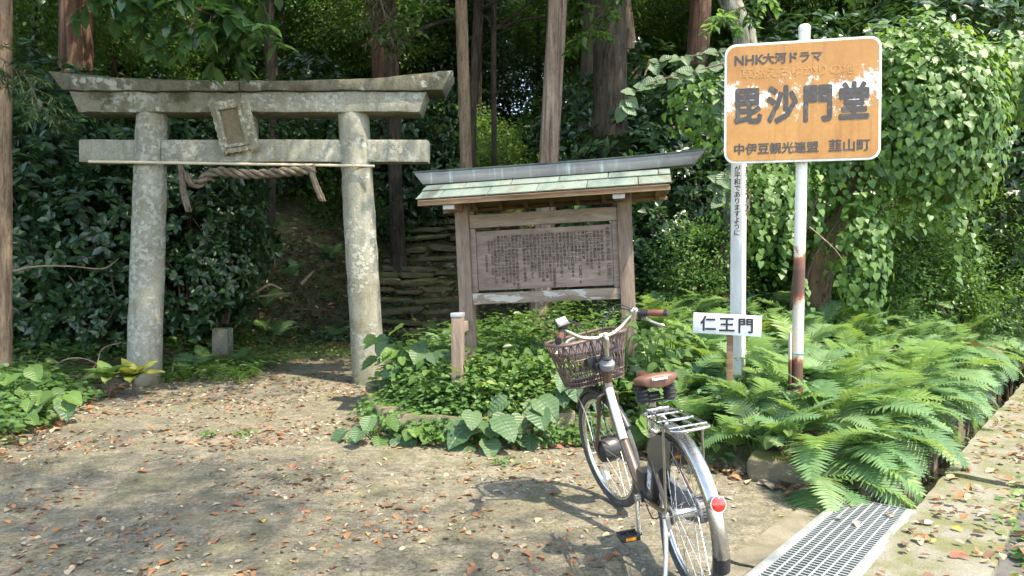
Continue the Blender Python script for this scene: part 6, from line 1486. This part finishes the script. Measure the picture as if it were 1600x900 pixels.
# leaf litter: largest near leaves singly, the rest as one mass
LC = {'orange brown': [(.26, .125, .055), (.32, .16, .07), (.21, .105, .05)], 'pale tan': [(.33, .26, .165), (.40, .33, .22), (.29, .22, .14)], 'dull red-brown': [(.19, .085, .052), (.24, .11, .07)], 'greyish': [(.22, .19, .165), (.29, .26, .235)], 'dark brown': [(.10, .06, .04), (.15, .09, .055)], 'yellow': [(.42, .33, .07), (.38, .34, .10)]}
LW = [.34, .26, .16, .13, .09, .015]
LMAT = {k: leaf_mat(k.replace(' ', '_').replace('-', '_') + '_fallen_leaf', c, .75, .15, (.4, .22, .08), .3) for k, c in LC.items()}
def dry_leaf(seed, mat):
    q = random.Random(seed); n = 5; V_, F_ = [], []; cu, tw, wd = q.uniform(-.5, .9), q.uniform(-.5, .5), q.uniform(.22, .36); lob = q.random() < .35
    for i in range(n + 1):
        t = i / n; w_ = wd * math.sin(math.pi * (t * .94 + .03)) ** .8 * (1 + (.35 * math.sin(t * 15) if lob else 0))
        for s in (-1, 0, 1):
            V_.append((s * w_ + .06 * math.sin(t * 3) * tw, t - .5, cu * .32 * (t - .5) ** 2 + abs(s) * w_ * (.35 + .5 * abs(tw)) + s * tw * w_ * (t - .4) + q.uniform(-.02, .02) + .02))
    for i in range(n):
        for j in range(2): F_.append((i * 3 + j, i * 3 + j + 1, i * 3 + j + 4, i * 3 + j + 3))
    me = mesh_np('fallen_leaf', np.array(V_), np.array(F_)); me.shade_smooth(); me.materials.append(mat); return me
LMESH = {k: [dry_leaf(i * 13 + 5, LMAT[k]) for i in range(5)] for k in LC}
q = random.Random(41)
def bare(x, y):
    if float(poly_sd(np.array([x]), np.array([y]), BED)[0]) > -.02 or float(poly_sd(np.array([x]), np.array([y]), LEFT)[0]) > .0: return False
    s = sd_ditch(x, y); return not (-.05 < s < .44)
pts_ = []
def clump(x, y): return (math.sin(x * 2.3 + 1.2 * math.sin(y * 1.7)) * math.sin(y * 2.9 + x) + math.sin(x * 5.1 - y * 3.7) * .5)
while len(pts_) < 300:
    y = 2.75 + 3.6 * q.random() ** 1.15; x = (q.uniform(-30, 1640) - 800) / FPX * y
    if not bare(x, y) or q.random() > .55 + .4 * clump(x, y): continue
    pts_.append((x, y))
extra = [(*along(-.16, .12, .05)[:2], .048), (*along(-.18, .30, .05)[:2], .05), (*along(-.21, .33, .05)[:2], .05), (*along(-.36, -.0, .05)[:2], .05), (*along(-.45, .22, .05)[:2], .05), (*along(-.42, .13, .05)[:2], .05)]
def pick_col():
    r = q.random() * sum(LW); 
    for k, w_ in zip(LC, LW):
        r -= w_
        if r <= 0: return k
    return 'pale tan'
for i, pt in enumerate([(a, b_, None) for a, b_ in pts_] + extra):
    x, y, zz = pt; k = pick_col(); me = q.choice(LMESH[k])
    s_ = sd_ditch(x, y); on = 'on the drain grate' if zz else ('on the kerb and road edge' if s_ > .4 else ('on the bare ground near the viewer' if y < 4.2 else 'on the bare ground across the clearing'))
    z = zz if zz else (h1(x, y) if s_ < 0 else (.05 if s_ < .97 else .008))
    o = link('fallen_leaf', me); o.location = (x, y, z + .003); s = q.choice((q.uniform(.025, .045), q.uniform(.035, .06), q.uniform(.05, .08))); o.scale = (s, s, s); o.rotation_euler = (q.uniform(-.35, .35), q.uniform(-.35, .35), q.uniform(0, 6.28))
    tag(o, k + ' fallen leaf ' + on, 'leaf', k + ' fallen leaves ' + on)
parts = {k: [] for k in LC}
def add_litter(n, fn, x0, x1, y0, y1, s0, s1, seed, lift=.004, zf=None, dull=False):
    q = random.Random(seed); c = 0; t = 0
    pp2 = []
    while c < n and t < n * 40:
        t += 1; x, y = q.uniform(x0, x1), q.uniform(y0, y1)
        if fn(x, y): pp2.append((x, y)); c += 1
    if not pp2: return
    A = np.array(pp2); Z = H(A[:, 0], A[:, 1]) if zf is None else np.full(len(A), zf)
    for (x, y), z in zip(pp2, Z):
        k = pick_col()
        if dull and q.random() < .6: k = q.choice(('dark brown', 'dark brown', 'greyish', 'dull red-brown'))
        parts[k].append((x, y, z + lift, q.uniform(s0, s1), q.uniform(0, 6.28), q.uniform(-.5, .5), q.uniform(-.5, .5), q.randrange(5)))
add_litter(2300, lambda x, y: bare(x, y) and abs(x / y) < .78 and q.random() < .5 + .5 * clump(x, y), -5, 3.2, 2.6, 7.6, .012, .045, 1)
add_litter(1300, lambda x, y: bare(x, y) and q.random() < .55 + .45 * clump(x, y), -4.3, -1.1, 5.2, 11.5, .025, .065, 2, dull=True)
add_litter(3600, lambda x, y: True, -4.5, 2.0, 10.5, 18.5, .06, .12, 3, .03)
add_litter(480, lambda x, y: .44 < sd_ditch(x, y) < 1.7 and x / y < .8, 1.4, 7, 2.4, 8, .02, .07, 4, .012, .042)
add_litter(420, lambda x, y: -.2 < float(poly_sd(np.array([x]), np.array([y]), BED)[0]) < .02, -1.4, 2, 4.2, 7.5, .05, .09, 5, .012)
add_litter(300, lambda x, y: -.25 < float(poly_sd(np.array([x]), np.array([y]), LEFT)[0]) < .15, -4.6, -3.2, 4.5, 9, .05, .09, 6, .012)
parts['dark brown'] += [(x, y, z, s, a, b_, c, d) for (x, y, z, s, a, b_, c, d) in parts['greyish'][::2]]
for k, lst in parts.items():
    V_, F_ = [], []; b = 0; src = []
    for me in LMESH[k]:
        vv = np.array([tuple(v.co) for v in me.vertices]); ff = np.array([tuple(p.vertices) for p in me.polygons]); src.append((vv, ff))
    for (x, y, z, s, a, rx, ry, m_) in lst:
        vv, ff = src[m_]; M3 = np.array(Matrix.Rotation(a, 3, 'Z') @ Matrix.Rotation(rx, 3, 'X') @ Matrix.Rotation(ry, 3, 'Y'))
        V_.append(vv @ M3.T * s + np.array((x, y, z))); F_.append(ff + b); b += len(vv)
    me = mesh_np('leaf_litter', np.concatenate(V_), np.concatenate(F_)); me.shade_smooth()
    tag(link('leaf_litter', me, None, LMAT[k]), 'scattered small ' + k + ' leaf litter on the ground and slope', 'leaf litter', None, 'stuff')

# ------------------------------------------------------------------ dead branches
def stick(label, pts_px, r, sub=()):
    pts_ = [P(u, v, Y) for u, v, Y in pts_px]; O_ = pts_[0].copy(); e = empty('dead_branch', O_, label=label, cat='branch')
    cl_ = catmull([p - O_ for p in pts_], 5); m_ = len(cl_); mb = MB(); mb.tube(cl_, [r * (1 - .6 * i / m_) for i in range(m_)], 7); mb.build('stick', M_TWIG2, e, wob=.004, wscale=12)
M_TWIG2 = mottled('dead_wood', [(.10, .065, .04), (.20, .14, .09), (.29, .21, .145)], 9, .9, .4, 60)
stick('pale broken branch on the slope between the torii pillars', [(470, 445, 11.8), (480, 434, 11.9), (492, 422, 12)], .035)
stick('curved dead branch lying beyond the stone marker', [(345, 470, 10.2), (390, 462, 10.3), (420, 445, 10.4), (440, 452, 10.5)], .03)
stick('long dead branch lying along the slope foot', [(310, 462, 10.5), (370, 466, 10.6), (455, 458, 10.8)], .025)
stick('thin bare branch crossing the dark shrubs at the left', [(5, 428, 8.0), (50, 417, 8.0), (110, 416, 8.0), (160, 420, 8.1), (185, 405, 8.2)], .012)
stick('twisted tan root on the ground left of the left pillar', [(30, 575, 7.7), (90, 585, 7.6), (140, 590, 7.5), (185, 588, 7.5)], .02)
stick('bare twig arching out of the ground cover at the left', [(60, 600, 7.4), (95, 565, 7.5), (130, 560, 7.5), (165, 575, 7.5)], .009)
stick('second bare twig fanning out near the left pillar', [(120, 600, 7.4), (150, 570, 7.5), (160, 545, 7.6), (190, 535, 7.6)], .008)
stick('bare vine stem hanging under the vine-covered tree', [(1265, 355, 7.0), (1300, 385, 6.9), (1320, 410, 6.9)], .008)
stick('bent bare trunk in the dark left of the white prayer pole', [(1118, 430, 8.3), (1122, 400, 8.3), (1140, 375, 8.3), (1150, 350, 8.4)], .03)
